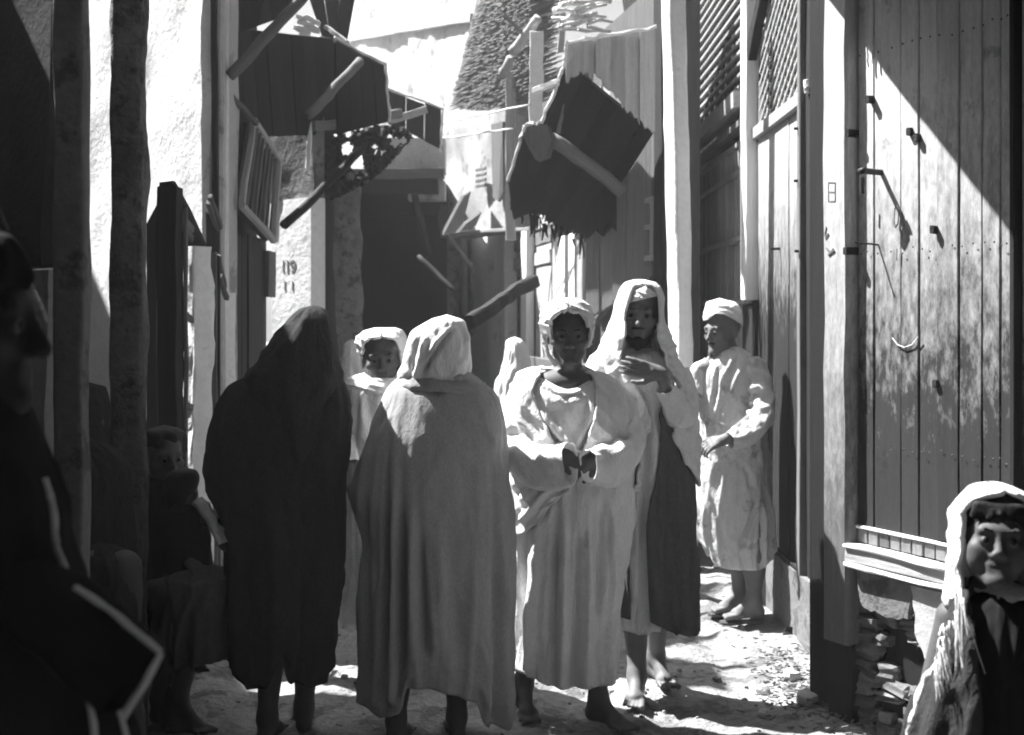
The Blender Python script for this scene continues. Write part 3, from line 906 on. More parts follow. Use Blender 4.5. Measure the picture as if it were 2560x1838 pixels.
for (x, y) in ((2010, 322), (2010, 452), (1892, 625), (2012, 628), (1950, 622)):
    c = wb.p(sb(x), .0, wb.z(x, y)); beam('nail', c, c + wb.n * .05, .014, .014, 'iron', pan, .001, 2)
plinth = lump_block('plinth', (1.60, 6.62, 0), (.36, 1.5, .335), 'plaster_dim', pan, .012, 12, (12, 12, 8), 0, .12, 4)
# dark drain hole in the plinth
beam('drain_hole', W(1983, 1570, 6.28), W(1985, 1600, 6.26), .10, .012, 'mat_black', pan, .008, 3)

gr = thing('grille_stall', 'dark stall with turned wooden grille under a fine lattice screen', 'stall', wb.p(4.2, 0, 0))
wb.box('back_wall', sb(1868), sb(1690), .0, 4.6, -.25, -.10, 'wood_dark', gr, 0, .002, 2)
wb.box('corner_post', sb(1893), sb(1880), 1.72, 3.8, -.01, .07, 'wood_white', gr, .002, .006, 8)
wb.box('corner_board', sb(1879), sb(1869), 1.70, 3.8, -.01, .045, 'wood_pale', gr, .002, .004, 8)
wb.box('corner_post_foot', sb(1895), sb(1868), .0, 1.69, -.05, .03, 'wood_dark', gr, .004, .01, 6)
for i in range(20):
    z = 3.09 + i * .072
    wb.rail('screen_slat', sb(1866), sb(1722), z, .026, -.015, .006, 'wood_pale', gr, .001)
for i in range(11):
    s_ = sb(1864) + (sb(1724) - sb(1864)) * i / 10
    wb.box('screen_stile', s_ - .03, s_ + .03, 3.06, 4.52, -.035, -.016, 'wood_mid', gr, .001, .003, 3)
wb.box('screen_board', sb(1866), sb(1722), 3.05, 4.5, -.07, -.06, 'wood_dark', gr, .002, .003, 3)
wb.rail('cornice', sb(1866), sb(1716), 2.97, .10, -.03, .08, 'wood_pale', gr, .005)
wb.rail('cornice_lower', sb(1866), sb(1716), 2.82, .045, -.03, .05, 'wood_mid', gr, .004)
for z in (2.72, 2.54, 2.12, 1.72):
    wb.rail('grille_rail', sb(1866), sb(1722), z, .035, -.03, .015, 'wood_pale', gr, .004)
for i in range(17):                          # turned bars
    s_ = sb(1862) + (sb(1752) - sb(1862)) * i / 16
    vs, fs = [], []
    nz_, nn_ = 22, 7
    for k in range(nz_ + 1):
        z = 1.30 + 1.42 * k / nz_
        r = .011 + .006 * abs(math.sin(k * 1.9 + i)) * (1 if k % 4 else .2)
        for j in range(nn_):
            a = 2 * math.pi * j / nn_
            q = wb.p(s_ + r * math.cos(a), -.01 + r * math.sin(a), z); vs.append(tuple(q))
    for k in range(nz_):
        for j in range(nn_): fs.append((k * nn_ + j, k * nn_ + (j + 1) % nn_, (k + 1) * nn_ + (j + 1) % nn_, (k + 1) * nn_ + j))
    mk('grille_bar', vs, fs, 'wood_pale', gr, 50)
vs, fs = [], []
for k in range(61):                          # beaded column at the far jamb
    z = .9 + 1.9 * k / 60; r = .022 + .020 * abs(math.sin(k * math.pi / 3))
    for j in range(8):
        a = 2 * math.pi * j / 8; vs.append(tuple(wb.p(sb(1736) + r * math.cos(a), .02 + r * math.sin(a), z)))
for k in range(60):
    for j in range(8): fs.append((k * 8 + j, k * 8 + (j + 1) % 8, (k + 1) * 8 + (j + 1) % 8, (k + 1) * 8 + j))
mk('beaded_column', vs, fs, 'wood_mid', gr, 50)
for i in range(9):
    s0 = sb(1866) + (sb(1722) - sb(1866)) * i / 9; s1 = sb(1866) + (sb(1722) - sb(1866)) * (i + 1) / 9
    wb.box('plank', s0 + .004, s1 - .004, .10, 1.28, -.06, -.03 + random.uniform(0, .01), 'wood_dark', gr, .002, .004, 4)
wb.rail('counter_edge', sb(1866), sb(1722), 1.30, .05, -.06, .03, 'wood_mid', gr, .004)
wb.rail('lower_rail', sb(1880), sb(1722), .30, .05, -.06, .03, 'wood_dark', gr, .004)

# the white street post in front of it
tp, bt = W(1684, 0, 7.2), W(1708, 930, 7.2)
dr = (bt - tp).normalized()
wp = lump_block('white_post', (bt.x + dr.x * .1 + .02, 7.2, 0), (.105, .12, 3.9), 'plaster_white', None, .006, 14, (6, 6, 40), .45, .2, 6, lean=(-.028, 0))
tag(wp, 'tall white plastered post rising past the hooded man, in front of the grille stall', 'post')

# ------------------------------------------------------------------ right side, far: sloping shop row running away to the left
wc = Wall(.93, 8.2, -.188, .982)
if wc.n.x > 0: wc.n = -wc.n
sc_ = wc.s
far = thing('far_shop_row', 'hazy row of pale shuttered shopfronts beyond the awning on the right', 'shopfront', wc.p(3, 0, 0))
def zc(px, py): return wc.z(px, py)
wc.box('back_wall', -.1, 6.0, .0, 3.9, -.3, -.10, 'wood_mid', far, 0, .002, 2)
wc.box('dark_jamb', sc_(1662), sc_(1641), .0, 3.8, -.05, .02, 'wood_dark', far, .003, .006, 6)
wc.box('window_panel', sc_(1638), sc_(1566), zc(1600, 690), 3.3, -.06, .0, 'wood_mid', far, .002, .004, 4)
for i in range(5):
    s0 = sc_(1636) + (sc_(1572) - sc_(1636)) * i / 4
    wc.box('window_bar', s0 - .015, s0 + .015, zc(1600, 650), zc(1600, 510), .0, .03, 'wood_pale', far, .002, .003, 3)
for py in (510, 575, 650): wc.rail('window_rail', sc_(1638), sc_(1568), zc(1600, py), .035, .001, .035, 'wood_pale', far, .002)
wc.box('stile', sc_(1562), sc_(1534), zc(1548, 700), 3.3, -.06, .03, 'wood_mid', far, .002, .004, 4)
wc.box('shutter_panel', sc_(1530), sc_(1468), zc(1500, 770), 3.4, -.05, .0, 'wood_pale', far, .003, .004, 4)
wc.box('bent_lath', sc_(1464), sc_(1450), .9, zc(1455, 600), .0, .03, 'wood_pale', far, .006, .004, 8)
wc.box('dark_gap', sc_(1449), sc_(1441), .6, 3.2, -.04, .0, 'wood_dark', far, .002, .003, 3)
for a, b in ((1439, 1386), (1382, 1342)):
    wc.box('pale_shutter', sc_(a), sc_(b), 1.2, zc((a + b) / 2, 590), -.05, .01, 'plaster_white' if a == 1439 else 'plaster_grey', far, .003, .004, 4)
wc.box('thin_post', sc_(1341), sc_(1327), .0, zc(1334, 570), .02, .10, 'wood_white', far, .004, .006, 6)
for i, py in enumerate((560, 600, 650)):
    wc.rail('sign_board', sc_(1382), sc_(1290), zc(1340, py), .12, -.02, .01 + .01 * i, 'wood_mid' if i % 2 else 'wood_pale', far, .004)
wc.box('dark_opening', sc_(1326), sc_(1288), .3, zc(1300, 690), -.09, -.02, 'wood_dark', far, .002, .003, 3)
wc.box('white_pier', sc_(1285), sc_(1246), .0, 3.6, -.05, .10, 'plaster_white', far, .006, .02, 8)
wc.box('dark_post', sc_(1245), sc_(1230), .0, zc(1237, 700), .02, .12, 'wood_dark', far, .004, .01, 6)
wc.box('counter', sc_(1530), sc_(1350), .0, 1.25, -.06, .12, 'wood_mid', far, .01, .02, 3)
beam('sloping_lid', W(1450, 815, 9.4), W(1570, 672, 8.6), .05, .22, 'wood_mid', far, .004)

pr = beam('prop_beam', W(1172, 806, 8.7), W(1335, 700, 9.6), .075, .10, 'wood_dark', None, .01, 10, 1.0, .012)
tag(pr, 'dark squared beam jutting out slantwise above the street between the turbaned men', 'beam')

ph = thing('plaster_house', 'pale peeling plaster house corner hazy in sunlight beyond the cloaked man', 'house', W(1200, 1200, 13.5) * 1.0)
ph.location.z = 0
a, b = W(1178, 800, 14.4), W(1262, 800, 13.0)
wall_sheet('lower_wall', (a.x, a.y), (b.x, b.y), 0, 2.55, .3, 'plaster_white', ph, .03, .08, 5)
a2, b2 = W(1104, 800, 13.6), W(1266, 800, 12.2)
wall_sheet('upper_wall', (a2.x, a2.y), (b2.x, b2.y), 2.5, 4.2, .35, 'plaster_grey', ph, .04, .08, 6)
slab_poly('window', [W(1234, 312, 12.38), W(1263, 305, 12.15), W(1264, 480, 12.15), W(1252, 505, 12.2), W(1238, 495, 12.3)], .04, 'wood_mid', ph, Vector((0, .0, -1)) * 0 + Vector((-.5, -.6, 0)).normalized())
for i in range(4):
    beam('wall_notch', W(1190, 425 + i * 14, 12.65), W(1215, 421 + i * 14, 12.45), .02, .03, 'wood_mid', ph, .004, 3)

# broken shutters hanging from that corner
hs = thing('broken_shutter', 'broken wooden shutter boards hanging askew from the pale house corner', 'shutter', W(1150, 590, 12.0))
slab_poly('board', [W(1108, 588, 12.0), W(1160, 490, 12.0), W(1178, 478, 12.1), W(1150, 590, 12.1)], .04, 'wood_mid', hs)
slab_poly('board', [W(1140, 592, 11.8), W(1165, 560, 11.8), W(1205, 530, 11.9), W(1190, 565, 11.9)], .04, 'wood_mid', hs)
beam('lath', W(1125, 590, 11.7), W(1200, 580, 11.7), .03, .05, 'wood_mid', hs)
beam('lath', W(1200, 578, 11.7), W(1325, 572, 11.2), .02, .03, 'wood_pale', hs)
beam('lath', W(1122, 592, 11.6), W(1182, 668, 11.6), .03, .035, 'wood_mid', hs)
lp = pole('leaning_pole', W(1036, 488, 12.2), W(1072, 640, 12.0), .035, .03, 'wood_dark')
tag(lp, 'thin pole hanging nearly upright in the dark mouth of the passage', 'pole')
lp2 = pole('leaning_pole', W(1046, 640, 11.9), W(1140, 730, 11.6), .025, .025, 'wood_dark')
tag(lp2, 'thin slanting pole low in the dark passage behind the white headcloth', 'pole')

# thatch of reeds with log and posts, right of the far wall
th_ = thing('reed_roof', 'ragged reed thatch slope under the top edge of the picture, right of the far wall', 'roof', W(1220, 150, 11.5))
plank_sheet('reed_backing', W(1205, -60, 11.2), W(1350, -60, 10.4), W(1318, 262, 10.7), W(1128, 262, 11.6), 7, .03, 'reed', th_, 0, .03, kind='mat_strip')
vs, fs = [], []
for i in range(2600):                        # the single reeds, combed one way
    u, v = random.random(), random.random()
    xl = 1200 - 84 * v + abs(random.gauss(0, 5)); xr = 1330 - 22 * v
    x = xl + (xr - xl) * u ** 1.2; y = -40 + 318 * v
    d0 = 11.2 - .8 * u + .35 * v - random.uniform(.02, .06)
    ln = random.uniform(40, 105); sl = -.36 + random.gauss(0, .025)
    a = W(x, y, d0); b = W(x + ln, y + ln * sl, d0 - .12)
    t = (b - a).normalized(); s1 = t.cross(Vector((0, 1, 0))).normalized() * .004; s2 = t.cross(s1).normalized() * .004
    o = len(vs)
    for p in (a, b): vs.extend([tuple(p + s1), tuple(p + s2), tuple(p - s1), tuple(p - s2)])
    fs.extend([(o + k, o + (k + 1) % 4, o + 4 + (k + 1) % 4, o + 4 + k) for k in range(4)] + [(o + 3, o + 2, o + 1, o), (o + 4, o + 5, o + 6, o + 7)])
o = mk('reeds', vs, fs, 'reed', th_); o['kind'] = 'stuff'
pole('log', W(1283, 132, 10.3), W(1345, 45, 10.1), .045, .04, 'wood_pale', th_, 6, 10, .012)
pole('log_end', W(1258, 190, 10.5), W(1275, 145, 10.4), .04, .035, 'wood_pale', th_, 4, 10, .01)
beam('rafter', W(1262, 40, 10.2), W(1315, 88, 10.2), .03, .03, 'wood_mid', th_)
beam('post', W(1342, 80, 10.0), W(1340, 312, 10.0), .11, .09, 'plaster_white', th_, .008)
beam('post', W(1276, 180, 10.8), W(1276, 600, 10.8), .09, .09, 'wood_pale', th_, .008)
beam('post', W(1408, 0, 9.6), W(1402, 130, 9.6), .05, .05, 'wood_pale', th_, .004)
for (q0, q1) in (((1106, 308, 11.5), (1322, 262, 9.6)), ((1104, 346, 11.5), (1282, 322, 10.2))):
    rp = pole('rope', W(*q0), W(*q1), .008, .008, 'rope', None, 10, 6, .004)
    tag(rp, 'upper of the two pale ropes strung across the alley' if q0[1] == 308 else 'lower of the two pale ropes strung across the alley', 'rope')

# ------------------------------------------------------------------ the big tattered awning on the right
aw = thing('wooden_awning', 'large dark ragged board awning hanging over the street above the turbaned man', 'awning', W(1450, 330, 8.2))
vx = [1415, 1452, 1490, 1527, 1563, 1600, 1637]
vt = [107, 103, 98, 92, 85, 76, 70]
vb = [205, 180, 192, 228, 270, 305, 330]
for i in range(6):
    d0 = 7.75 + random.uniform(-.02, .02)
    a, b = vx[i] - .2, vx[i + 1] + .2
    pts = [W(a, vt[i], d0), W(b, vt[i + 1], d0)]
    for k in range(7):
        t = 1 - k / 6
        pts.append(W(a + (b - a) * t, vb[i] + (vb[i + 1] - vb[i]) * t + random.uniform(-9, 9), d0))
    slab_poly('valance_board', pts, .025, 'wood_pale', aw, Vector((0, 1, 0)))
# the hanging dark boards below it, sloping away
A_, B_, C_, D_ = W(1428, 170, 7.9), W(1632, 335, 7.9), W(1466, 600, 9.2), W(1278, 505, 9.2)
n_ = 7
for i in range(n_):
    t0, t1 = i / n_ - .0005, (i + 1) / n_ + .0005
    p0, p1 = A_.lerp(B_, t0), A_.lerp(B_, t1); q0, q1 = D_.lerp(C_, t0), D_.lerp(C_, t1)
    e = [q1.lerp(q0, k / 5) + (q1 - p1).normalized() * random.uniform(-.06, .08) for k in range(6)]
    slab_poly('awning_board', [p0, p1] + e, .03, 'wood_dark', aw, Vector((.3, .6, .75)).normalized())
slab_poly('awning_end', [W(x_, y_, 8.36 + (y_ - 118) * .0016) for x_, y_ in ((1417, 118), (1446, 196), (1452, 300), (1420, 420), (1360, 500), (1320, 535), (1284, 549), (1278, 520), (1271, 455), (1284, 410), (1301, 365), (1312, 312), (1356, 302), (1378, 250), (1396, 205), (1410, 160))], .03, 'wood_dark', aw, Vector((0, 1, 0)))
slab_poly('awning_end', [W(x_, y_, 8.42) for x_, y_ in ((1470, 598), (1440, 560), (1480, 500), (1560, 420), (1575, 440), (1556, 470), (1560, 520), (1552, 590), (1530, 566), (1510, 592), (1490, 575))], .03, 'wood_dark', aw, Vector((0, 1, 0)))
pole('carrying_pole', W(1375, 345, 8.25), W(1562, 482, 8.25), .05, .045, 'wood_mid', aw, 8, 10, .008)
slab_poly('beam_end', [W(1308, 312, 8.1), W(1368, 312, 8.1), W(1378, 352, 8.1), W(1366, 388, 8.1), W(1338, 398, 8.1), W(1322, 372, 8.1), W(1308, 340, 8.1)], .16, 'wood_mid', aw, Vector((.2, 1, 0)).normalized())
edge = [(1418, 104, 7.70), (1412, 150, 7.72), (1396, 208, 7.8), (1352, 306, 8.0), (1312, 314, 8.05), (1300, 352, 8.2), (1270, 452, 8.7)]
for p0, p1 in zip(edge[:-1], edge[1:]):
    beam('lit_edge_strip', W(*p0), W(*p1), .018, .02, 'wood_white', aw, .006, 7)  # white strips stand in for the sunlit rim of the awning
beam('lit_edge_strip', W(1418, 106, 7.70), W(1640, 68, 7.70), .02, .016, 'wood_white', aw, .006, 10)
beam('lit_edge_strip', W(1334, 228, 7.9), W(1394, 205, 7.8), .03, .04, 'wood_white', aw, .004, 4)
beam('strut', W(1430, 200, 8.0), W(1395, 330, 8.4), .03, .03, 'wood_mid', aw)
plank_sheet('cheek', W(1466, 585, 8.62), W(1636, 330, 8.2), W(1636, 676, 8.2), W(1466, 800, 8.62), 5, .03, 'wood_grey', aw, .002, .02, kind='cheek_board')
for i in range(26):                          # rags and splinters along its lower edge
    t = random.random(); q = D_.lerp(C_, t) + (D_ - A_).normalized() * random.uniform(-.02, .06)
    beam('splinter', q, q + Vector((random.uniform(-.03, .03), random.uniform(-.02, .03), -random.uniform(.04, .16))), random.uniform(.012, .03), .006, 'wood_dark', aw, .004, 3, .4)
fr = thing('back_shed', 'dark boarded shed front between the ragged awning and the white post', 'shed', W(1600, 800, 8.6))
fr.location.z = 0
plank_sheet('front', W(1545, -60, 9.4), W(1672, -60, 8.3), W(1672, 560, 8.3), W(1640, 560, 8.5), 3, .05, 'wood_dark', fr, .004)

# loose palm stems sticking out over the awning against the sky
pf = thing('straw_bundle', 'bright loose straw bundle lying on top of the ragged awning against the sky', 'straw', W(1440, 60, 8.8))
for i in range(40):
    x, y = random.uniform(1378, 1470), random.uniform(-10, 78)
    a = W(x, y, 8.7 + random.uniform(-.1, .2)); b = W(x + random.uniform(30, 70), y + random.uniform(-22, 18), 8.8 + random.uniform(-.1, .2))
    pole('stalk', a, b, .014, .011, 'wood_white', pf, 3, 6, .006)

# ------------------------------------------------------------------ far wall, passage and everything that hangs over it
fw = thing('far_wall', 'tall bright sunlit plaster wall closing the view at the end of the alley', 'wall', (-1.5, 17, 0))
wall_sheet('wall', (-3.6, 22.6), (-.42, 14.9), 0, 9.5, .4, 'plaster_grey', fw, .05, .14, 8)
beam('ledge', (-3.6 - .03, 22.6, 6.62), (-.42 - .03, 14.9, 5.25), .12, .10, 'plaster_grey', fw, .01, 12)

pg = thing('covered_passage', 'dark roofed passage with timber lintel at the end of the alley', 'passage', (-1.0, 12.5, 0))
a, b = W(858, 800, 12.3), W(1112, 800, 12.3)
beam('lintel', W(830, 438, 12.3), W(1112, 436, 12.3), .16, .10, 'wood_mid', pg, .008)
wall_sheet('wall_above', (W(955, 0, 12.45).x, 12.45), (W(1112, 0, 12.45).x, 12.45), EYE + (HYP - 430) / FOC * 12.45, EYE + (HYP - 345) / FOC * 12.45, .3, 'plaster_grey', pg, .03, .06, 9)
patch_ = wall_sheet('wall_below', (W(1020, 0, 12.4).x, 12.4), (W(1112, 0, 12.4).x, 12.4), EYE + (HYP - 500) / FOC * 12.4, EYE + (HYP - 452) / FOC * 12.4, .2, 'plaster_grey', pg, .03, .05, 12)
slab_poly('passage_roof', [(-2.4, 12.3, 2.86), (-.74, 12.3, 2.86), (-.62, 15.2, 2.86), (-2.4, 15.2, 2.86)], .2, 'wood_dark', pg, Vector((0, 0, 1)))
slab_poly('end_wall', [(-2.6, 15.0, 0), (-.2, 15.0, 0), (-.2, 15.0, 2.86), (-2.6, 15.0, 2.86)], .2, 'wood_dark', pg, Vector((0, 1, 0)))
slab_poly('side_wall', [(-.70, 13.3, 0), (-.66, 15.0, 0), (-.66, 15.0, 2.86), (-.70, 13.3, 2.86)], .12, 'mud', pg, Vector((1, 0, 0)))
slab_poly('side_wall', [(-2.0, 11.4, 0), (-2.0, 15.0, 0), (-2.0, 15.0, 2.86), (-2.0, 11.4, 2.86)], .2, 'mud', pg, Vector((-1, 0, 0)))
lump_block('rough_jamb', (W(845, 0, 11.2).x, 11.2, 0), (.40, .4, 2.9), 'mud', pg, .03, 12, (10, 10, 40), .3, .4, 14)
lump_block('rough_jamb', (W(790, 0, 10.6).x, 10.6, 0), (.30, .4, 3.1), 'wood_dark', pg, .02, 10, (8, 8, 30), .2, .3, 15)

ev = thing('gable_eave', 'dark boarded eave slanting down in front of the bright far wall', 'roof', W(1040, 300, 10.8))
plank_sheet('boards', W(968, 222, 10.8), W(1108, 274, 10.8), W(1106, 378, 10.8), W(968, 310, 10.8), 3, .04, 'wood_dark', ev, .004, .02)
beam('ridge_lath', W(966, 220, 10.75), W(1110, 273, 10.75), .02, .02, 'wood_white', ev, .006, 9)
beam('plank', W(975, 302, 10.6), W(1068, 274, 10.6), .03, .06, 'wood_pale', ev)
beam('end_lath', W(1106, 276, 10.7), W(1102, 380, 10.7), .02, .018, 'wood_white', ev, .006, 9)

# torn black matting with holes, hung under the left awning
def torn_sheet(name, d, x0, x1, y0, y1, n, m, test, parent=None, dd=0.0):
    nx = n; ny = int(n * (y1 - y0) / (x1 - x0))
    vs, fs, keep = [], [], {}
    xs = np.linspace(x0, x1, nx + 1); ys = np.linspace(y0, y1, ny + 1)
    def vid(i, j, k):
        key = (i, j, k)
        if key not in keep:
            jx = 1.8 * vnoise(i * .9, j * .9, 1.0, 4); jy = 1.8 * vnoise(i * .9, j * .9, 7.0, 4)
            dep = d + dd * (j / ny) + .05 * vnoise(i * .35, j * .35, 3.0, 8)
            keep[key] = len(vs); vs.append(tuple(W(xs[i] + jx, ys[j] + jy, dep) + Vector((0, .012 * k, 0))))
        return keep[key]
    on = np.zeros((nx, ny), bool)
    for i in range(nx):
        for j in range(ny):
            on[i, j] = test((xs[i] + xs[i + 1]) / 2, (ys[j] + ys[j + 1]) / 2)
    for i in range(nx):
        for j in range(ny):
            if not on[i, j]: continue
            fs.append((vid(i, j, 0), vid(i, j + 1, 0), vid(i + 1, j + 1, 0), vid(i + 1, j, 0)))
            fs.append((vid(i, j, 1), vid(i + 1, j, 1), vid(i + 1, j + 1, 1), vid(i, j + 1, 1)))
            for (di, dj, e) in ((-1, 0, ((i, j), (i, j + 1))), (1, 0, ((i + 1, j + 1), (i + 1, j))), (0, -1, ((i + 1, j), (i, j))), (0, 1, ((i, j + 1), (i + 1, j + 1)))):
                a, b = i + di, j + dj
                if a < 0 or b < 0 or a >= nx or b >= ny or not on[a, b]:
                    fs.append((vid(*e[0], 0), vid(*e[0], 1), vid(*e[1], 1), vid(*e[1], 0)))
    return mk(name, vs, fs, m, parent)
def t1(x, y):
    top = np.interp(x, [780, 860, 900, 960, 1010, 1050], [330, 318, 318, 312, 318, 360])
    bot = np.interp(x, [780, 830, 880, 930, 960, 1000, 1030], [520, 500, 478, 450, 425, 380, 345])
    if y < top or y > bot: return False
    for (cx_, cy_, rx_, ry_) in ((868, 372, 12, 16), (870, 336, 7, 7), (893, 408, 16, 26), (988, 356, 12, 11), (1008, 352, 7, 8), (975, 342, 6, 6), (908, 428, 7, 7), (936, 368, 6, 5), (876, 440, 12, 10)):
        if ((x - cx_) / rx_) ** 2 + ((y - cy_) / ry_) ** 2 < 1 + .5 * float(vnoise(x * .2, y * .2, 0., 5)): return False
    return float(fbm(x * .05, y * .05, 0., 3, 9)) > -.95
tm = torn_sheet('torn_matting', 9.8, 780, 1040, 310, 525, 80, 'mat_black', t1)
tag(tm, 'torn black matting full of holes hanging below the left awning', 'matting')
plk = beam('loose_plank', W(868, 296, 8.7), W(948, 272, 8.6), .03, .07, 'wood_white', None, .012, 6)
tag(plk, 'short bright broken plank caught between the left awning and torn matting', 'plank')
plk2 = beam('loose_plank', W(780, 318, 8.2), W(1000, 285, 9.6), .05, .07, 'wood_mid', None, .006, 6)
tag(plk2, 'long grey plank lying level under the left awning', 'plank')
lp3 = pole('prop_pole', W(712, 566, 7.9), W(905, 372, 8.6), .03, .028, 'wood_dark', None, 8, 9, .008)
tag(lp3, 'long dark pole propped slantwise across the numbered pier', 'pole')

# ------------------------------------------------------------------ left awning
la = thing('board_awning', 'large black board awning jutting from the left side of the alley', 'awning', W(800, 200, 7.6))
plank_sheet('side', W(838, 96, 8.3), W(962, 164, 8.5), W(973, 304, 8.5), W(846, 335, 8.3), 4, .04, 'wood_dark', la, .003)
plank_sheet('underside', W(560, 70, 6.9), W(838, 97, 8.3), W(850, 335, 8.6), W(585, 345, 7.4), 9, .04, 'wood_dark', la, .002)
plank_sheet('top_board', W(760, -40, 8.9), W(892, -40, 8.9), W(866, 100, 8.8), W(806, 98, 8.8), 3, .04, 'wood_dark', la, .003)
plank_sheet('upper_board', W(548, -40, 7.0), W(770, -40, 7.6), W(716, 40, 7.5), W(575, 90, 7.0), 4, .04, 'wood_dark', la, .003)
beam('lit_edge_strip', W(836, 95, 8.27), W(964, 163, 8.47), .018, .016, 'wood_white', la, .006, 9)  # rim light on the board edges built as white strips
beam('lit_edge_strip', W(964, 163, 8.47), W(974, 305, 8.47), .018, .014, 'wood_white', la, .006, 9)
beam('lit_edge_strip', W(800, 96, 8.2), W(838, 102, 8.3), .02, .025, 'wood_pale', la)
pole('brace', W(575, 192, 6.75), W(775, -25, 6.9), .034, .03, 'wood_mid', la)
pole('brace', W(772, 290, 7.5), W(900, 152, 7.9), .032, .03, 'wood_mid', la)
beam('splinter', W(815, 68, 8.6), W(868, 106, 8.5), .035, .03, 'wood_pale', la)
for i in range(9):
    x, y = random.uniform(725, 775), random.uniform(35, 88)
    beam('broken_lath', W(x, y, 8.6), W(x + random.uniform(25, 45), y + random.uniform(5, 18), 8.6), .02, .03, 'wood_white', la, .004, 3)

# ------------------------------------------------------------------ left side, middle
wl_ = Wall(-1.58, 5.0, 0, 1)
if wl_.n.x < 0: wl_.n = -wl_.n
sl_ = wl_.s
bwall = thing('left_plaster_wall', 'bright whitewashed wall catching the sun on the left, between pillar and grey post', 'wall', (-2.0, 7.0, 0))
wall_sheet('wall', (-2.75, 7.88), (-1.66, 6.66), 0, 3.75, .15, 'plaster_white', bwall, .02, .06, 21)
beam('slit', W(459, 95, 7.05), W(466, 345, 7.02), .035, .04, 'wood_mid', bwall, .01, 10)
gp = wl_.box('grey_post', sl_(548), sl_(588), .0, 3.9, -.05, .02, 'plaster_grey', None, .006, .015, 14)
tag(gp, 'grey squared post standing at the edge of the whitewashed left wall', 'post')
gp2 = beam('dark_post', W(534, -60, 6.6), W(538, 545, 6.6), .032, .04, 'wood_dark', None, .003, 8)
tag(gp2, 'narrow black timber set against the left side of the grey post', 'post')

ls = thing('left_doorway_stall', 'dark doorway stall with narrow door frames at the foot of the whitewashed wall', 'stall', (-1.6, 6.1, 0))
beam('dark_door', W(425, 470, 5.9), W(425, 1640, 5.9), .095, .12, 'wood_dark', ls, .004, 8)
slab_poly('door_head', [W(398, 456, 5.88), W(432, 452, 5.88), W(470, 520, 6.1), W(516, 622, 6.3), W(512, 640, 6.3), W(452, 560, 6.0), W(398, 560, 5.88)], .05, 'wood_dark', ls, Vector((0, 1, 0)))
for px in (448, 464): beam('frame_strip', W(px, 520, 5.95), W(px + 2, 1560, 5.95), .018, .03, 'wood_mid', ls, .003, 8)
for (y0, y1) in ((530, 575), (545, 598), (770, 800), (1000, 1020)):
    beam('frame_rail', W(444, y0, 5.93), W(480, y1, 6.1), .02, .035, 'wood_mid', ls, .003, 4)
for (pts_, m_) in (([(366, 560), (398, 500), (398, 1560), (366, 1560)], 'wood_dark'), ([(438, 470), (478, 548), (478, 1560), (438, 1560)], 'wood_dark'), ([(516, 628), (548, 640), (548, 1540), (516, 1540)], 'wood_dark'), ([(478, 548), (516, 622), (516, 660), (478, 640)], 'wood_dark'), ([(478, 1060), (516, 1080), (516, 1560), (478, 1560)], 'wood_dark')):
    slab_poly('shutter', [W(x_, y_, 6.38) for x_, y_ in pts_], .03, m_, ls, Vector((0, 1, 0)))
lump_block('lit_pier', (W(497, 0, 6.25).x, 6.25, 0), (.085, .12, 1.97), 'plaster_white', ls, .014, 16, (6, 6, 40), -.85, .2, 31)
beam('plank_door', W(528, 632, 6.35), W(532, 1500, 6.35), .06, .03, 'wood_mid', ls, .003, 6)
for (a, b) in (((520, 505), (545, 575)), ((524, 490), (552, 570)), ((545, 640), (562, 720)), ((548, 690), (566, 745))):
    beam('frame_rail', W(*a, 6.45), W(*b, 6.6), .025, .03, 'wood_mid', ls, .003, 4)
slab_poly('dark_panel', [W(514, 530, 6.5), W(546, 560, 6.6), W(546, 640, 6.6), W(516, 630, 6.5)], .04, 'wood_dark', ls, Vector((0, 1, 0)))
lump_block('lit_pier', (W(570, 0, 6.85).x, 6.85, 0), (.05, .08, 1.75), 'plaster_white', ls, .005, 16, (5, 5, 24), -.85, .2, 33)
slab_poly('dark_wall', [(-1.75, 6.4, 0), (-1.66, 7.0, 0), (-1.66, 7.0, 1.9), (-1.75, 6.4, 1.9)], .05, 'wood_dark', ls, Vector((-1, 0, 0)))

dd_ = thing('left_plank_stall', 'dark boarded stall with a slatted window hung above its door on the left', 'stall', (-1.6, 7.6, 0))
for i in range(7):
    s0 = 2.05 + i * .15
    wl_.box('plank', s0 + .003, s0 + .147, .0, 2.12, -.06, -.03 + random.uniform(0, .012), 'wood_dark', dd_, .002, .004, 5)
wl_.box('back_wall', 2.0, 3.15, .0, 3.75, -.18, -.10, 'wood_dark', dd_, 0, .002, 2)
wl_.box('pale_panel', sl_(672), sl_(690), zc(680, 730) if False else 1.75, 2.05, -.03, .0, 'wood_mid', dd_, .002, .003, 2)
g0, g1, g2, g3 = W(604, 512, 6.95), W(684, 602, 7.85), W(698, 402, 8.0), W(634, 302, 7.2)
for (a, b) in ((g0, g1), (g1, g2), (g2, g3), (g3, g0)): beam('window_frame', a, b, .035, .035, 'wood_pale', dd_, .003, 4)
for i in range(1, 8):
    beam('window_bar', g0.lerp(g1, i / 8), g3.lerp(g2, i / 8), .018, .02, 'wood_mid', dd_, .003, 4)
beam('hood_rail', W(575, 235, 6.9), W(640, 310, 7.15), .03, .03, 'wood_mid', dd_, .003, 4)
slab_poly('window_back', [g0 + Vector((-.05, .06, 0)), g1 + Vector((-.05, .06, 0)), g2 + Vector((-.05, .06, 0)), g3 + Vector((-.05, .06, 0))], .03, 'wood_dark', dd_, Vector((-1, .2, 0)).normalized())

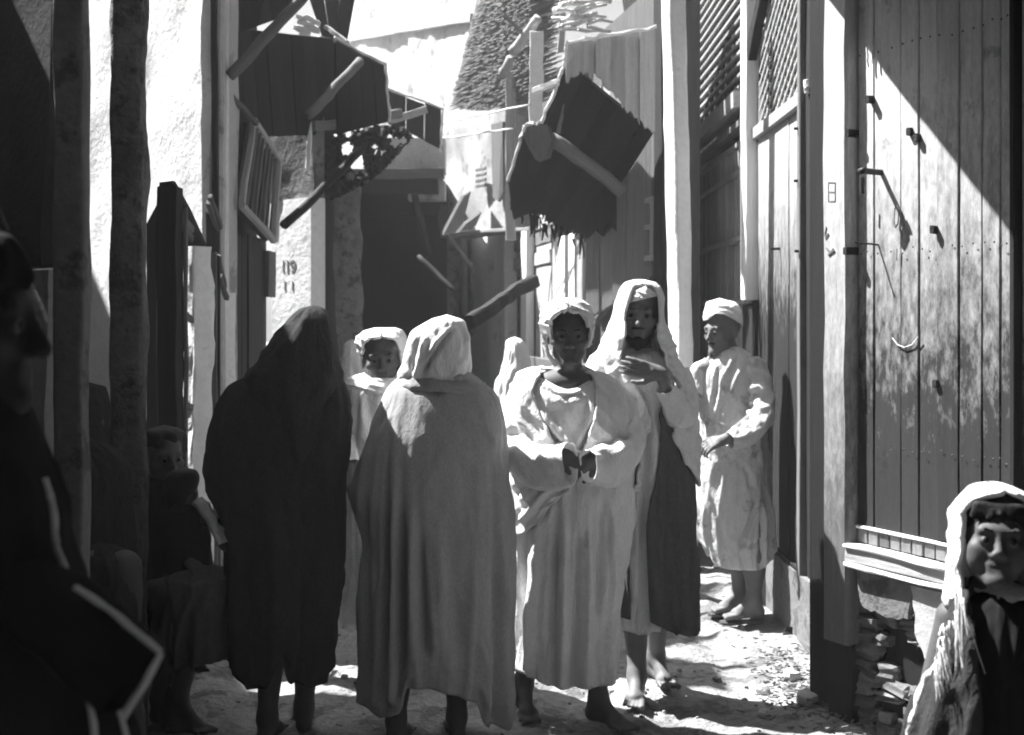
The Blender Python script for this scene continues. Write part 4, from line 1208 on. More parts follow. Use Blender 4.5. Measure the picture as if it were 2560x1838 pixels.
pier = thing('numbered_pier', 'white plastered pier with a painted house number, upper part scarred, left of the passage', 'pier', (W(730, 0, 8.35).x, 8.35, 0))
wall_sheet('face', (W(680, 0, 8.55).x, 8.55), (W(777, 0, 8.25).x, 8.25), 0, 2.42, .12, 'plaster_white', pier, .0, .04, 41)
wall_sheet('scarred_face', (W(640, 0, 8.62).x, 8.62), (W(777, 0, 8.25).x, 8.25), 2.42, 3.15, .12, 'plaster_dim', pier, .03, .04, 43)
beam('lit_arris', W(776, 245, 8.2), W(771, 420, 8.2), .03, .03, 'plaster_white', pier, .004)
def words(txt, center, size, m, parent, yaw, name='painted_number', squash=1.0):
    cu = bpy.data.curves.new(name, 'FONT'); cu.body = txt; cu.size = size; cu.extrude = .0008
    cu.align_x = 'CENTER'; cu.align_y = 'CENTER'
    tmp = bpy.data.objects.new('tmp', cu); SC.collection.objects.link(tmp)
    dg = bpy.context.evaluated_depsgraph_get()
    me = bpy.data.meshes.new_from_object(tmp.evaluated_get(dg))
    bpy.data.objects.remove(tmp)
    me.materials.clear(); me.materials.append(MATS[m])
    o = bpy.data.objects.new(name, me)
    o.rotation_euler = (math.radians(90), 0, yaw); o.scale = (squash, 1, 1)
    o.location = Vector(center) - absloc(parent)
    return link(o, parent)
fd = (Vector((W(777, 0, 8.25).x, 8.25, 0)) - Vector((W(680, 0, 8.55).x, 8.55, 0)))
yw = math.atan2(fd.y, fd.x)
pa_ = Vector((W(680, 0, 8.55).x, 8.55, 0)); pn_ = Vector((fd.y, -fd.x, 0)).normalized()
def onpier(px, py):
    r = (px - CXP) / FOC; u = (pa_.y * r - pa_.x) / (fd.x - fd.y * r); q = pa_ + fd * u
    return Vector((q.x, q.y, EYE - (py - HYP) / FOC * q.y)) + pn_ * .003
for ch_, px_ in (('1', 709), ('1', 720), ('9', 733)): words(ch_, onpier(px_, 668), .125, 'paint_mark', pier, yw, squash=1.25)
for px_ in (713, 732): words('1', onpier(px_, 716), .10, 'paint_mark', pier, yw, squash=1.3)
gap_ = thing('narrow_dark_door', 'narrow dark door standing ajar just right of the numbered pier', 'door', (W(800, 0, 9.2).x, 9.2, 0))
plank_sheet('leaf', W(782, 250, 9.0), W(812, 300, 9.4), W(812, 1300, 9.4), W(782, 1320, 9.0), 2, .04, 'wood_dark', gap_, .003)
beam('edge_strip', W(806, 500, 9.2), W(808, 1290, 9.2), .03, .03, 'wood_mid', gap_)

# ------------------------------------------------------------------ left side, near
p1 = lump_block('near_pillar', (W(160, 0, 3.3).x, 3.36, 0), (.080, .08, 3.5), 'plaster_dim', None, .006, 12, (6, 6, 60), .06, .12, 51)
tag(p1, 'smooth square pillar in shade behind the dark profile at the left edge', 'pillar')
p2 = lump_block('rough_pillar', (W(306, 0, 4.6).x, 4.68, 0), (.125, .13, 3.7), 'mud', None, .012, 14, (8, 8, 90), .1, .3, 53)
tag(p2, 'rough crumbling mud pillar between the bright strip and the doorway stall', 'pillar')
bench = beam('stone_bench', (-1.72, 4.0, .19), (-1.72, 5.75, .19), .42, .38, 'mud', None, .012, 10, 1.0, .03)
tag(bench, 'low mud bench along the left wall under the seated figures', 'bench')
crt = wall_sheet('dim_house_wall', (-3.2, 5.6), (-1.75, 5.55), 0, 1.22, .15, 'mud', None, .02, .08, 61)
tag(crt, 'low shadowed mud wall behind the seated figures on the left', 'wall')
nw = wall_sheet('mottled_wall', (-2.3, 4.3), (-1.29, 3.46), 0, 1.74, .05, 'plaster_grey', None, .02, .05, 63)
tag(nw, 'mottled plaster wall glimpsed between the dark profile and the near pillar', 'wall')

# the near end of the alley round the camera: side walls, plus unseen walls and matting added to dim the sky
enc = thing('near_left_house', 'dark shaded house wall along the left foreground edge', 'house', (-1.9, 1.2, 0))
wall_sheet('wall', (-1.32, -4.0), (-1.32, 3.1), 0, 2.2, .2, 'wood_dark', enc, .02, .2, 65)
enc2 = thing('near_right_house', 'dark boarded house front running on past the right edge', 'house', (2.4, .5, 0))
wall_sheet('wall', (2.15, 3.2), (2.0, -4.0), 0, 3.6, .2, 'wood_dark', enc2, .02, .2, 66)
enc3 = thing('rear_sky_block', 'unseen wall behind the viewer, raised to cut sky light', 'house', (0, -4.2, 0))
wall_sheet('wall', (6, -4.0), (-6, -4.0), 0, 7.0, .2, 'mud', enc3, .02, .5, 67)  # raised behind the camera to cut sky fill
enc4 = thing('left_sky_block', 'unseen tall wall beyond the left-hand stalls, added to block sky light', 'house', (-5.6, 5, 0))
wall_sheet('wall', (-5.5, -4.0), (-5.5, 16.0), 0, 6.4, .3, 'mud', enc4, .03, .5, 68, top=[(0, 8.2), (11.2, 8.2), (11.6, 6.4), (20, 6.4)])  # added to block low sky light; top stepped to let the sun past
enc5 = thing('right_sky_block', 'unseen tall wall behind the right-hand stalls, added to block sky light', 'house', (2.9, 8, 0))
wall_sheet('wall', (2.8, 15.0), (2.8, -4.0), 0, 5.2, .3, 'wood_dark', enc5, .03, .5, 69)  # unseen wall added to hold back sky fill from the right
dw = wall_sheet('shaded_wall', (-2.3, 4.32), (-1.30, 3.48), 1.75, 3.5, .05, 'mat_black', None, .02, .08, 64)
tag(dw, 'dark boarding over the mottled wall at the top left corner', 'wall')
def matting(name, x0, x1, y0, y1, z, holes, label, m='mat_black', step=.1):
    vs, fs = [], []
    nx, ny = int(round((x1 - x0) / step)), int(round((y1 - y0) / step))
    for i in range(nx):
        for j in range(ny):
            cx_, cy_ = x0 + (i + .5) * step, y0 + (j + .5) * step
            if any((cx_ - h[0]) ** 2 + (cy_ - h[1]) ** 2 < h[2] ** 2 for h in holes): continue
            o = len(vs); a, b, c, d = x0 + i * step, x0 + (i + 1) * step, y0 + j * step, y0 + (j + 1) * step
            for zz_ in (z, z + .02):
                vs.extend([(a, c, zz_), (b, c, zz_), (b, d, zz_), (a, d, zz_)])
            fs.extend([(o + 3, o + 2, o + 1, o), (o + 4, o + 5, o + 6, o + 7)] + [(o + k, o + (k + 1) % 4, o + 4 + (k + 1) % 4, o + 4 + k) for k in range(4)])
    ob = mk(name, vs, fs, m)
    return tag(ob, label, 'matting')
matting('shade_matting', -4.75, -2.05, 1.4, 6.4, 3.42, [(-2.62, 4.13, .17), (-2.83, 5.55, .12)], 'unseen matting over the left stalls, placed and holed to shape the sunlight')  # unseen; edge and holes set to place shade and sun spots
matting('sky_cut_matting', -1.7, .5, -4.0, 3.1, 3.62, [], 'unseen matting over the viewer, added to darken the alley')  # unseen cover added to keep sky light off the near alley

# litter of straw and stones at the foot of the right wall
vs, fs = [], []
for i in range(420):
    x = random.gauss(1.26, .10); y = random.gauss(5.3, .38)
    if x > 1.42 or y < 4.3: continue
    z = float(ground_z(x, y)) + random.uniform(.002, .03)
    a = random.uniform(0, 6.28); L = random.uniform(.004, .016); w = random.uniform(.002, .007)
    t = Vector((math.cos(a), math.sin(a), random.uniform(-.3, .4))) * L; s = Vector((-math.sin(a), math.cos(a), 0)) * w
    o = len(vs); p = Vector((x, y, z))
    for q in (p - t - s, p - t + s, p + t + s, p + t - s): vs.append(tuple(q))
    for q in (p - t - s, p - t + s, p + t + s, p + t - s): vs.append(tuple(q + Vector((0, 0, .004))))
    fs.extend([(o + 3, o + 2, o + 1, o), (o + 4, o + 5, o + 6, o + 7)] + [(o + k, o + (k + 1) % 4, o + 4 + (k + 1) % 4, o + 4 + k) for k in range(4)])
lit = mk('litter', vs, fs, 'straw'); lit['kind'] = 'stuff'
lit['label'] = 'straw and rubbish strewn at the foot of the right wall'; lit['category'] = 'litter'
for i, (x, y, s) in enumerate(((1.23, 5.15, .05), (1.10, 5.42, .035), (1.26, 5.55, .04), (1.02, 5.0, .03))):
    n_ = 9; vs, fs = [], []
    for a in range(7):
        th0 = math.pi * a / 6
        for b in range(n_):
            ph0 = 2 * math.pi * b / n_
            v = np.array((math.sin(th0) * math.cos(ph0), math.sin(th0) * math.sin(ph0), .7 * math.cos(th0)))
            v = v * s * (1 + .35 * float(fbm(v[0] * 1.8 + i * 3, v[1] * 1.8, v[2] * 1.8, 2, i)))
            vs.append((x + v[0], y + v[1], float(ground_z(x, y)) + s * .4 + v[2]))
    for a in range(6):
        for b in range(n_): fs.append((a * n_ + b, (a + 1) * n_ + b, (a + 1) * n_ + (b + 1) % n_, a * n_ + (b + 1) % n_))
    st = mk('stone', vs, fs, 'plaster_grey', None, 40)
    tag(st, ('largest pale stone on the ground at the foot of the door post', 'small stone among the litter in front of the plinth', 'stone lying beside the plinth at the right wall', 'smallest stone out toward the middle of the lane')[i], 'stone', 'stones by the right wall')
# ------------------------------------------------------------------ the people
def trunk(G, d, head, hips, s=1.0, across=(1, 0, 0)):
    """neck, chest, belly and hanging arms inside the robe, joined to the head"""
    h = np.array(head); q = np.array(hips)
    nb = h + np.array((0, .03, -.20 * s)); ch = h + (q - h) * .42 + np.array((0, .02, 0))
    G.cone(h + np.array((0, .02, -.07 * s)), nb, .050 * s, .056 * s, .03)
    ac = np.array(across, float) * .10 * s; dn = np.array((0, 0, -.035))
    G.cone(nb - ac + dn, nb + ac + dn, .055 * s, .055 * s, .05)
    G.cone(nb + np.array((0, 0, -.06)), ch, .095 * s, .105 * s, .05)
    G.cone(ch, q, .105 * s, .11 * s, .05)
    return nb
def leg(G, hip, knee, ankle, s=1.0):
    G.cone(hip, knee, .075 * s, .055 * s, .03); 
    k, a = np.array(knee), np.array(ankle); m_ = k + (a - k) * .32 + np.array((0, .015, 0))
    G.cone(k, m_, .054 * s, .056 * s, .02); G.cone(m_, a, .055 * s, .034 * s, .02)
def arm(G, sh, el, wr, s=1.0):
    G.cone(sh, el, .045 * s, .036 * s, .02); G.cone(el, wr, .036 * s, .025 * s, .015)
def bounds(pts, pad=.2):
    a = np.array([np.array(p) for p in pts]); return a.min(0) - pad, a.max(0) + pad

# ---- man in the dark hooded robe, seen from behind
d = 4.75
P = figure('man seen from behind in a long black hooded robe, bare calves', (W(705, 0, d).x, d, 0))
hd = W(772, 862, d + .02); hip = W(715, 1330, d)
an1, an2 = W(668, 1796, 4.70), W(760, 1768, 4.86)
G = Grid(*bounds([hd, an1 - Vector((0, 0, .05)), an2, W(560, 1200, d), W(850, 1200, d)], .2), .008)
R = rotm(178, -8); T = add_head(G, hd, R)
trunk(G, d, hd, hip)
leg(G, hip + Vector((-.07, 0, 0)), W(680, 1560, d), an1); leg(G, hip + Vector((.07, 0, 0)), W(770, 1550, d + .02), an2)
add_foot(G, an1, 176, 1.0, .088); add_foot(G, an2, 190, 1.0, .085)
nb = hd + Vector((0, .03, -.23))
arm(G, nb + Vector((-.14, 0, 0)), W(585, 1200, d - .02), W(600, 1330, d + .1)); arm(G, nb + Vector((.12, 0, 0)), W(815, 1180, d), W(800, 1330, d + .1))
skin(P, G)
drape('robe', 'wool_dark', P, d, [(905, 700, 830, .06), (935, 630, 855, .09), (975, 572, 866, .12), (1015, 549, 874, .14), (1090, 528, 872, .16), (1175, 516, 866, .17), (1230, 526, 858, .17), (1300, 554, 857, .17), (1434, 570, 857, .18), (1540, 574, 840, .18), (1640, 577, 831, .17), (1696, 580, 818, .165)],
      folds=[([(640, 1010), (648, 1300), (640, 1660)], 16, -.024), ([(700, 1150), (712, 1400), (722, 1640)], 16, .026), ([(770, 1180), (776, 1400), (772, 1680)], 18, -.024), ([(820, 1000), (826, 1300), (815, 1650)], 14, .024), ([(585, 1040), (560, 1160), (575, 1290)], 16, -.024)],
      pipes=(16, .012, .3), noise=.010, hem=[(555, 1640), (577, 1657), (640, 1692), (690, 1690), (712, 1642), (726, 1626), (735, 1676), (790, 1698), (845, 1690)], seed=3)
drape('hood', 'wool_dark', P, d, [(765, 772, 792, .02, .02), (772, 750, 806, .06, .02), (787, 732, 818, .09, .02), (836, 690, 837, .125, .0), (896, 652, 850, .14, -.01), (945, 620, 858, .145, -.01), (1000, 640, 840, .155, -.01), (1070, 690, 815, .165, -.01), (1140, 752, 786, .168, -.012)],
      folds=[([(800, 800), (830, 880), (838, 940)], 12, .010), ([(720, 830), (740, 950), (770, 1110)], 16, .010), ([(690, 870), (660, 930)], 12, -.01)], noise=.008, seed=5, nz=60, hemturn=True)
if 0: drape('hood_edge', 'cloth_cream', P, d, [(762, 768, 796, .02, .035), (769, 744, 812, .055, .05), (784, 728, 824, .08, .06), (815, 706, 834, .09, .075)], noise=.004, seed=6, nz=24, nth=80)

# ---- man in the grey cloak with white headcloth, seen from behind
d = 4.73
P = figure('man seen from behind in a wide grey wool cloak and white headcloth', (W(1090, 0, d).x, d, 0))
hd = W(1096, 884, d + .02); hip = W(1090, 1340, d)
an1, an2 = W(990, 1800, 4.70), W(1142, 1792, 4.73)
G = Grid(*bounds([hd, an1 - Vector((0, 0, .05)), an2, W(920, 1200, d), W(1260, 1200, d)], .2), .008)
R = rotm(172, -4); add_head(G, hd, R, .9); trunk(G, d, hd, hip)
leg(G, hip + Vector((-.08, 0, 0)), W(1010, 1560, d), an1); leg(G, hip + Vector((.07, 0, 0)), W(1140, 1560, d), an2)
add_foot(G, an1, 170, 1.0, .09); add_foot(G, an2, 186, 1.0, .09)
nb = hd + Vector((0, .03, -.23))
arm(G, nb + Vector((-.15, 0, 0)), W(945, 1180, d), W(980, 1330, d - .02)); arm(G, nb + Vector((.15, 0, 0)), W(1220, 1180, d), W(1200, 1330, d))
skin(P, G)
drape('cloak', 'wool_grey', P, d, [(938, 1010, 1172, .07), (950, 992, 1192, .085), (962, 978, 1212, .10), (980, 966, 1232, .12), (1005, 955, 1246, .135), (1046, 936, 1257, .15), (1097, 915, 1264, .165), (1146, 895, 1268, .17), (1193, 883, 1270, .175), (1231, 875, 1274, .18), (1308, 897, 1281, .18), (1371, 908, 1285, .18), (1504, 899, 1287, .19), (1609, 897, 1287, .195), (1720, 894, 1284, .195), (1790, 894, 1278, .19)],
      folds=[([(1017, 1150), (1018, 1420), (1014, 1740)], 8, -.046), ([(984, 1020), (980, 1330), (980, 1700)], 7, -.034), ([(1000, 980), (1000, 1200), (998, 1500), (996, 1740)], 9, .022), ([(1060, 1300), (1068, 1500), (1076, 1690)], 8, -.034), ([(1042, 1120), (1042, 1500), (1046, 1690)], 10, .024), ([(948, 1080), (925, 1240), (915, 1360)], 9, -.018),
             ([(960, 1400), (955, 1600), (945, 1750)], 12, .014), ([(1130, 1200), (1140, 1500), (1150, 1700)], 20, -.010), ([(1105, 1250), (1110, 1690)], 16, .012), ([(1195, 1080), (1205, 1400), (1210, 1730)], 18, .012), ([(1235, 1100), (1240, 1400), (1238, 1780)], 10, -.022), ([(1262, 1300), (1262, 1780)], 10, .018), ([(925, 1350), (930, 1550), (930, 1740)], 9, -.018)],
      pipes=(18, .010, .35), noise=.007, crease=.004, hem=[(870, 1735), (893, 1741), (933, 1755), (961, 1766), (1012, 1746), (1024, 1686), (1080, 1685), (1150, 1706), (1197, 1727), (1214, 1780), (1269, 1808), (1295, 1808)], seed=8, nth=200, nz=140)
drape('hood_collar', 'wool_grey', P, d, [(914, 1048, 1146, .055, .0), (922, 1028, 1160, .075), (936, 1006, 1180, .095), (950, 996, 1200, .108), (966, 990, 1214, .118), (978, 992, 1222, .118)], folds=[([(1040, 935), (1100, 940), (1160, 955), (1205, 970)], 6, -.010), ([(1040, 920), (1110, 928), (1150, 938)], 6, .008)], noise=.005, crease=.003, seed=9, nz=36)
drape('headcloth', 'cloth_white', P, d, [(791, 1102, 1132, .03), (797, 1082, 1148, .07), (808, 1060, 1160, .10), (830, 1029, 1171, .12), (852, 1018, 1177, .128), (888, 1009, 1177, .128), (915, 1004, 1175, .115), (938, 998, 1170, .10), (958, 1002, 1166, .09)],
      folds=[([(1150, 806), (1118, 840), (1088, 880), (1062, 925)], 6, -.014), ([(1138, 804), (1100, 850), (1072, 900)], 6, .010), ([(1150, 810), (1164, 850), (1158, 890)], 6, -.012), ([(1060, 830), (1040, 870), (1030, 915)], 8, -.008), ([(1085, 815), (1060, 860), (1048, 930)], 7, .008), ([(1086, 884), (1068, 920)], 4, -.016)], noise=.006, seed=10, nz=70)

# ---- young man in white turban between the two backs
d = 5.55
P = figure('man with a white turban looking out between the two men seen from behind', (W(950, 0, d).x, d, 0))
hd = W(952, 899, d); hip = W(955, 1330, d)
an1, an2 = Vector((W(930, 0, d).x, d, .09)), Vector((W(985, 0, d).x, d, .09))
G = Grid(*bounds([hd, an1 - Vector((0, 0, .05)), an2, W(840, 1200, d - .3), W(1040, 1200, d)], .2), .006)
R = rotm(9, 3, -4); T = add_head(G, hd, R, 1.02); trunk(G, d, hd, hip, .95)
leg(G, hip + Vector((-.07, 0, 0)), W(930, 1530, d), an1); leg(G, hip + Vector((.07, 0, 0)), W(985, 1530, d), an2)
add_foot(G, an1, -8, 1, .09); add_foot(G, an2, 10, 1, .09)
nb = hd + Vector((0, .03, -.22)); wr = W(876, 1178, d - .16)
arm(G, nb + Vector((-.11, 0, 0)), W(876, 1110, d - .02), wr); add_hand(G, wr, (.25, -.1, -1), (.3, -1, 0), .95, 30, 1)
arm(G, nb + Vector((.13, 0, 0)), W(1030, 1130, d), W(1010, 1250, d - .1))
skin(P, G); eyes(P, T, R, 1.02, (4, 0)); brows(P, T, 1.02)
drape('turban', 'cloth_white', P, d, [(819, 940, 984, .03, .01, 960, 960), (826, 918, 1002, .07, .01, 958, 960), (840, 901, 1011, .098, .01, 957, 961), (844, 897, 1013, .105, .01, 936, 978), (858, 894, 1014, .108, .01, 914, 995), (872, 895, 1012, .108, .012, 907, 1000), (888, 900, 1009, .10, .025, 906, 1003), (905, 910, 1003, .085, .04, 912, 1000)],
      opening=True, noise=.006, wr=[(90, .5, .006, .05, .95)], seed=12, nz=50, thick=.014)
drape('robe', 'cloth_white', P, d, [(938, 905, 990, .06, .01), (950, 884, 1010, .085), (972, 870, 1030, .115), (1040, 866, 1048, .14), (1190, 861, 1052, .15), (1300, 858, 1052, .16), (1550, 853, 1050, .16)], folds=[([(905, 990), (895, 1080), (885, 1180)], 8, -.016), ([(920, 985), (915, 1100)], 8, .014), ([(880, 1000), (876, 1150)], 6, -.010), ([(872, 1250), (868, 1540)], 7, -.018)],
      pipes=(14, .016, .3), noise=.008, seed=13)
drape('scarf', 'cloth_white', P, d, [(938, 888, 1010, .085, .01), (948, 874, 1018, .102), (962, 869, 1024, .118), (974, 872, 1026, .12), (984, 880, 1020, .115)], noise=.008, wr=[(130, .25, .009, .05, .95)], seed=14, nz=36, neck=(948, 40, .03))
tube('sleeve', 'cloth_white', P, [W(884, 985, d), W(874, 1080, d - .04), W(876, 1160, d - .14)], [(.055, .05, .05), (.055, .05, .055), (.045, .04, .05)], seed=15)

# ---- man with turban facing the camera, white wrap lit from the left
d = 4.95
P = figure('dark-faced man in white turban and pale wrap, facing the viewer with hands at his waist', (W(1420, 0, d).x, d, 0))
hd = W(1421, 838, d); hip = W(1420, 1290, d)
an1, an2 = W(1310, 1706, 5.05), W(1496, 1752, 4.92)
G = Grid(*bounds([hd, an2 - Vector((0, 0, .05)), an1, W(1240, 1200, d - .35), W(1600, 1200, d)], .2), .006)
R = rotm(2, 4); T = add_head(G, hd, R, 1.0); nb = trunk(G, d, hd, hip)
G.ell(W(1417, 960, d - .01), (.15, .075, .06), None, .05)
leg(G, hip + Vector((-.09, 0, 0)), W(1335, 1520, d), an1); leg(G, hip + Vector((.07, 0, 0)), W(1490, 1530, d - .02), an2)
add_foot(G, an1, 8, 1.0, an1.z - .004); add_foot(G, an2, 38, 1.05, an2.z - .004)
nbv = Vector(nb); w1, w2 = W(1396, 1132, d - .22), W(1492, 1138, d - .22)
arm(G, nbv + Vector((-.15, 0, -.04)), W(1296, 1110, d - .06), w1); arm(G, nbv + Vector((.15, 0, -.04)), W(1565, 1110, d - .06), w2)
add_hand(G, w1, (1, -.1, -.35), (0, 1, -.4), .95, 34, -1); add_hand(G, w2, (-1, -.15, -.6), (0, 1, -.4), .95, 34, 1)
skin(P, G); eyes(P, T, R, 1.0, (0, -2)); brows(P, T)
drape('turban', 'cloth_white', P, d, [(745, 1405, 1438, .03, .01, 1421, 1421), (751, 1385, 1455, .07, .01, 1420, 1422), (762, 1367, 1469, .10, .01, 1420, 1422), (774, 1356, 1477, .113, .01, 1420, 1422), (777.5, 1354, 1479, .115, .01, 1401, 1441), (784, 1351, 1481, .118, .01, 1390, 1452), (798, 1348, 1487, .12, .01, 1379, 1463), (815, 1349, 1488, .12, .012, 1374, 1470), (832, 1355, 1484, .112, .03, 1374, 1472), (852, 1362, 1478, .10, .05, 1380, 1468), (872, 1372, 1470, .09, .06, 1390, 1460)],
      opening=True, noise=.005, wr=[(110, .35, .006, .03, .75), (60, -.6, .004, .1, .7)], seed=16, nz=70, thick=.018)
tube('turban_tail', 'cloth_white', P, [W(1360, 836, d - .02), W(1364, 866, d - .03), W(1374, 892, d - .04), W(1392, 914, d - .05)], [(.012, .012, .012), (.010, .01, .01), (.009, .009, .009), (.009, .009, .009)], n=12, sub=6, wrink=.003, seed=17, openend=False)
drape('robe', 'cloth_cream', P, d, [(914, 1384, 1458, .05, .02), (926, 1352, 1482, .08, .012), (938, 1325, 1502, .10, .008), (955, 1302, 1525, .115), (978, 1284, 1547, .13), (1010, 1272, 1566, .142), (1065, 1262, 1585, .155), (1123, 1264, 1590, .165), (1167, 1270, 1588, .165), (1275, 1278, 1582, .168), (1384, 1283, 1570, .168), (1493, 1285, 1550, .168), (1601, 1284, 1541, .168), (1688, 1281, 1540, .168)],
      folds=[([(1302, 985), (1340, 1045), (1385, 1095), (1425, 1125)], 8, -.022), ([(1320, 975), (1365, 1040), (1415, 1110)], 9, .018), ([(1390, 1020), (1405, 1070), (1418, 1118)], 8, .016), ([(1400, 1065), (1410, 1105)], 5, -.018), ([(1478, 965), (1468, 1040), (1432, 1118)], 9, .018), ([(1492, 985), (1482, 1050), (1450, 1110)], 7, -.016), ([(1345, 960), (1400, 985), (1460, 975)], 10, -.010),
             ([(1390, 1200), (1384, 1400), (1372, 1670)], 9, -0.044), ([(1410, 1240), (1408, 1450), (1400, 1680)], 8, 0.037), ([(1440, 1260), (1436, 1500), (1430, 1680)], 7, -0.037), ([(1466, 1230), (1462, 1500), (1455, 1680)], 8, 0.034), ([(1496, 1220), (1492, 1450), (1482, 1680)], 7, -0.034), ([(1520, 1210), (1520, 1450), (1512, 1680)], 7, 0.031), ([(1345, 1230), (1335, 1450), (1325, 1660)], 11, 0.027), ([(1310, 1250), (1306, 1480), (1302, 1660)], 8, -0.031), ([(1430, 1130), (1380, 1230), (1325, 1310)], 9, -.014)],
      pipes=(15, .012, .35), noise=.009, cap=False, neck=(1416, 55, .085), hem=[(1270, 1664), (1300, 1668), (1400, 1690), (1470, 1692), (1545, 1696)], seed=18, nth=190, nz=140)
tube('sleeve', 'cloth_cream', P, [W(1335, 962, d - .01), W(1296, 1040, d - .03), W(1290, 1112, d - .09), W(1348, 1142, d - .2), W(1425, 1140, d - .28)], [(.06, .055, .055), (.068, .06, .07), (.075, .06, .09), (.062, .05, .13), (.055, .045, .11)], n=56, sub=12, wrink=.010, freq=55, seed=19, depth=.10)
tube('sleeve', 'cloth_cream', P, [W(1508, 968, d - .01), W(1556, 1040, d - .03), W(1566, 1112, d - .09), W(1530, 1140, d - .2), W(1470, 1148, d - .28)], [(.06, .055, .055), (.066, .06, .07), (.07, .06, .09), (.06, .05, .12), (.05, .042, .10)], n=56, sub=12, wrink=.010, freq=55, seed=20, depth=.10)
drape('shawl', 'cloth_cream', P, d, [(918, 1330, 1376, .05, .03, 1352, 1352), (932, 1300, 1515, .10, .02, 1350, 1475), (955, 1282, 1545, .135, .01, 1335, 1488), (985, 1268, 1570, .155, .005, 1332, 1486), (1030, 1256, 1592, .175, 0, 1348, 1478), (1080, 1252, 1602, .19, 0, 1372, 1464), (1118, 1256, 1603, .195, 0, 1396, 1448)],
      opening=True, noise=.008, wr=[(40, 1.1, .012, .1, .98)], seed=24, nz=70, nth=150, thick=.010)

drape('wrap', 'cloth_cream', P, d, [(1096, 1254, 1600, .192, 0, 1432, 1592), (1130, 1254, 1602, .2, 0, 1440, 1594), (1200, 1262, 1598, .2, 0, 1428, 1590), (1330, 1272, 1588, .19, 0, 1420, 1582)],
      opening=True, hem=[(1250, 1345), (1300, 1325), (1345, 1290), (1400, 1210), (1440, 1150), (1560, 1180), (1600, 1250)], noise=.008, wr=[(34, .9, .010, .0, 1.1)], folds=[([(1425, 1130), (1370, 1210), (1310, 1290)], 8, .018), ([(1400, 1125), (1340, 1190), (1280, 1230)], 8, -.016), ([(1390, 1115), (1330, 1150), (1275, 1165)], 7, .014)], seed=27, nz=60, nth=150, thick=.010)

# ---- tall hooded man with a hand laid on his chest
d = 5.3
P = figure('tall bearded man with a white cloth over his head, hand laid on his chest', (W(1610, 0, d).x, d, 0))
hd = W(1598, 788, d); hip = W(1615, 1230, d)
an1, an2 = W(1592, 1692, 5.24), W(1640, 1640, 5.5)
G = Grid(*bounds([hd, an1 - Vector((0, 0, .05)), an2, W(1500, 1200, d - .3), W(1740, 1200, d)], .2), .0055)
R = rotm(-7, 2, 2); T = add_head(G, hd, R, 1.06, nose=1.06); nb = trunk(G, d, hd, hip, 1.05)
leg(G, hip + Vector((-.07, 0, 0)), W(1590, 1500, d), an1); leg(G, hip + Vector((.06, 0, 0)), W(1650, 1480, d + .05), an2)
add_foot(G, an1, -10, 1.05, an1.z - .004); add_foot(G, an2, 15, 1.0, an2.z - .004)
nbv = Vector(nb); wr = W(1650, 934, d - .24)
arm(G, nbv + Vector((.16, 0, -.04)), W(1694, 1030, d - .10), wr)
add_hand(G, wr, (-1, -.0, .24), (0, 1, .05), 1.0, 10, 1, .6)
arm(G, nbv + Vector((-.15, 0, -.04)), W(1525, 1060, d), W(1545, 1220, d - .05))
skin(P, G, 'skin_mid'); eyes(P, T, R, 1.06, (0, 0)); brows(P, T, 1.06)
Gb = Grid(np.array(T(0, -.05, -.1)) - .14, np.array(T(0, -.05, -.1)) + .14, .005)
for q in (-1, 1):
    Gb.cone(T(q * .060, -.02, -.045), T(q * .022, -.074, -.112), .013, .017, .014)
    Gb.cone(T(q * .003, -.0935, -.0505), T(q * .026, -.083, -.0505), .005, .0042, .006)
Gb.ell(T(0, -.076, -.104), (.036, .020, .026), R, .014); Gb.cone(T(0, -.084, -.10), T(0, -.086, -.126), .020, .014, .014)
V, F = Gb.mesh(); mk('beard', V, F, 'hair', BODY, 180)
drape('turban', 'cloth_white', P, d, [(712, 1590, 1622, .04), (719, 1574, 1636, .08), (732, 1563, 1643, .108), (747, 1559, 1645, .118), (758, 1561, 1643, .118)], wr=[(100, .6, .006, .05, .95)], noise=.004, seed=21, nz=30, hem=[(1555, 772), (1575, 756), (1600, 750), (1625, 744), (1645, 740)])
drape('headcloth', 'cloth_white', P, d, [(699, 1585, 1612, .03, .01, 1600, 1600), (706, 1565, 1638, .08, .01, 1600, 1602), (711, 1558, 1644, .10, .01, 1600, 1604), (714, 1555, 1648, .11, .01, 1584, 1622), (728, 1546, 1657, .13, .01, 1572, 1636), (745, 1539, 1663, .14, .01, 1566, 1645), (785, 1530, 1661, .142, .01, 1556, 1641), (835, 1513, 1676, .145, .0, 1560, 1640), (870, 1498, 1690, .15, 0, 1550, 1646), (905, 1472, 1702, .16, 0, 1548, 1662), (940, 1456, 1716, .175, 0, 1560, 1684), (985, 1450, 1736, .185, 0, 1580, 1690), (1035, 1454, 1750, .19, 0, 1602, 1684), (1100, 1464, 1753, .195, 0, 1612, 1676), (1170, 1474, 1745, .195, 0, 1618, 1672)],
      opening=True, hem=[(1450, 1180), (1560, 1150), (1610, 1070), (1672, 1080), (1700, 1140), (1752, 1215)], noise=.009, wr=[(34, .9, .010, .3, 1.1), (60, -.8, .006, .35, 1.1)], folds=[([(1545, 760), (1530, 850), (1520, 930)], 7, -.010), ([(1540, 880), (1560, 950), (1600, 1010)], 8, .016), ([(1525, 900), (1545, 970), (1590, 1040)], 6, -.014), ([(1655, 800), (1668, 900), (1700, 960)], 7, -.014), ([(1700, 960), (1715, 1050), (1700, 1130)], 8, -.014), ([(1725, 990), (1735, 1080)], 7, .012)], seed=22, nth=170, nz=130, thick=.012)
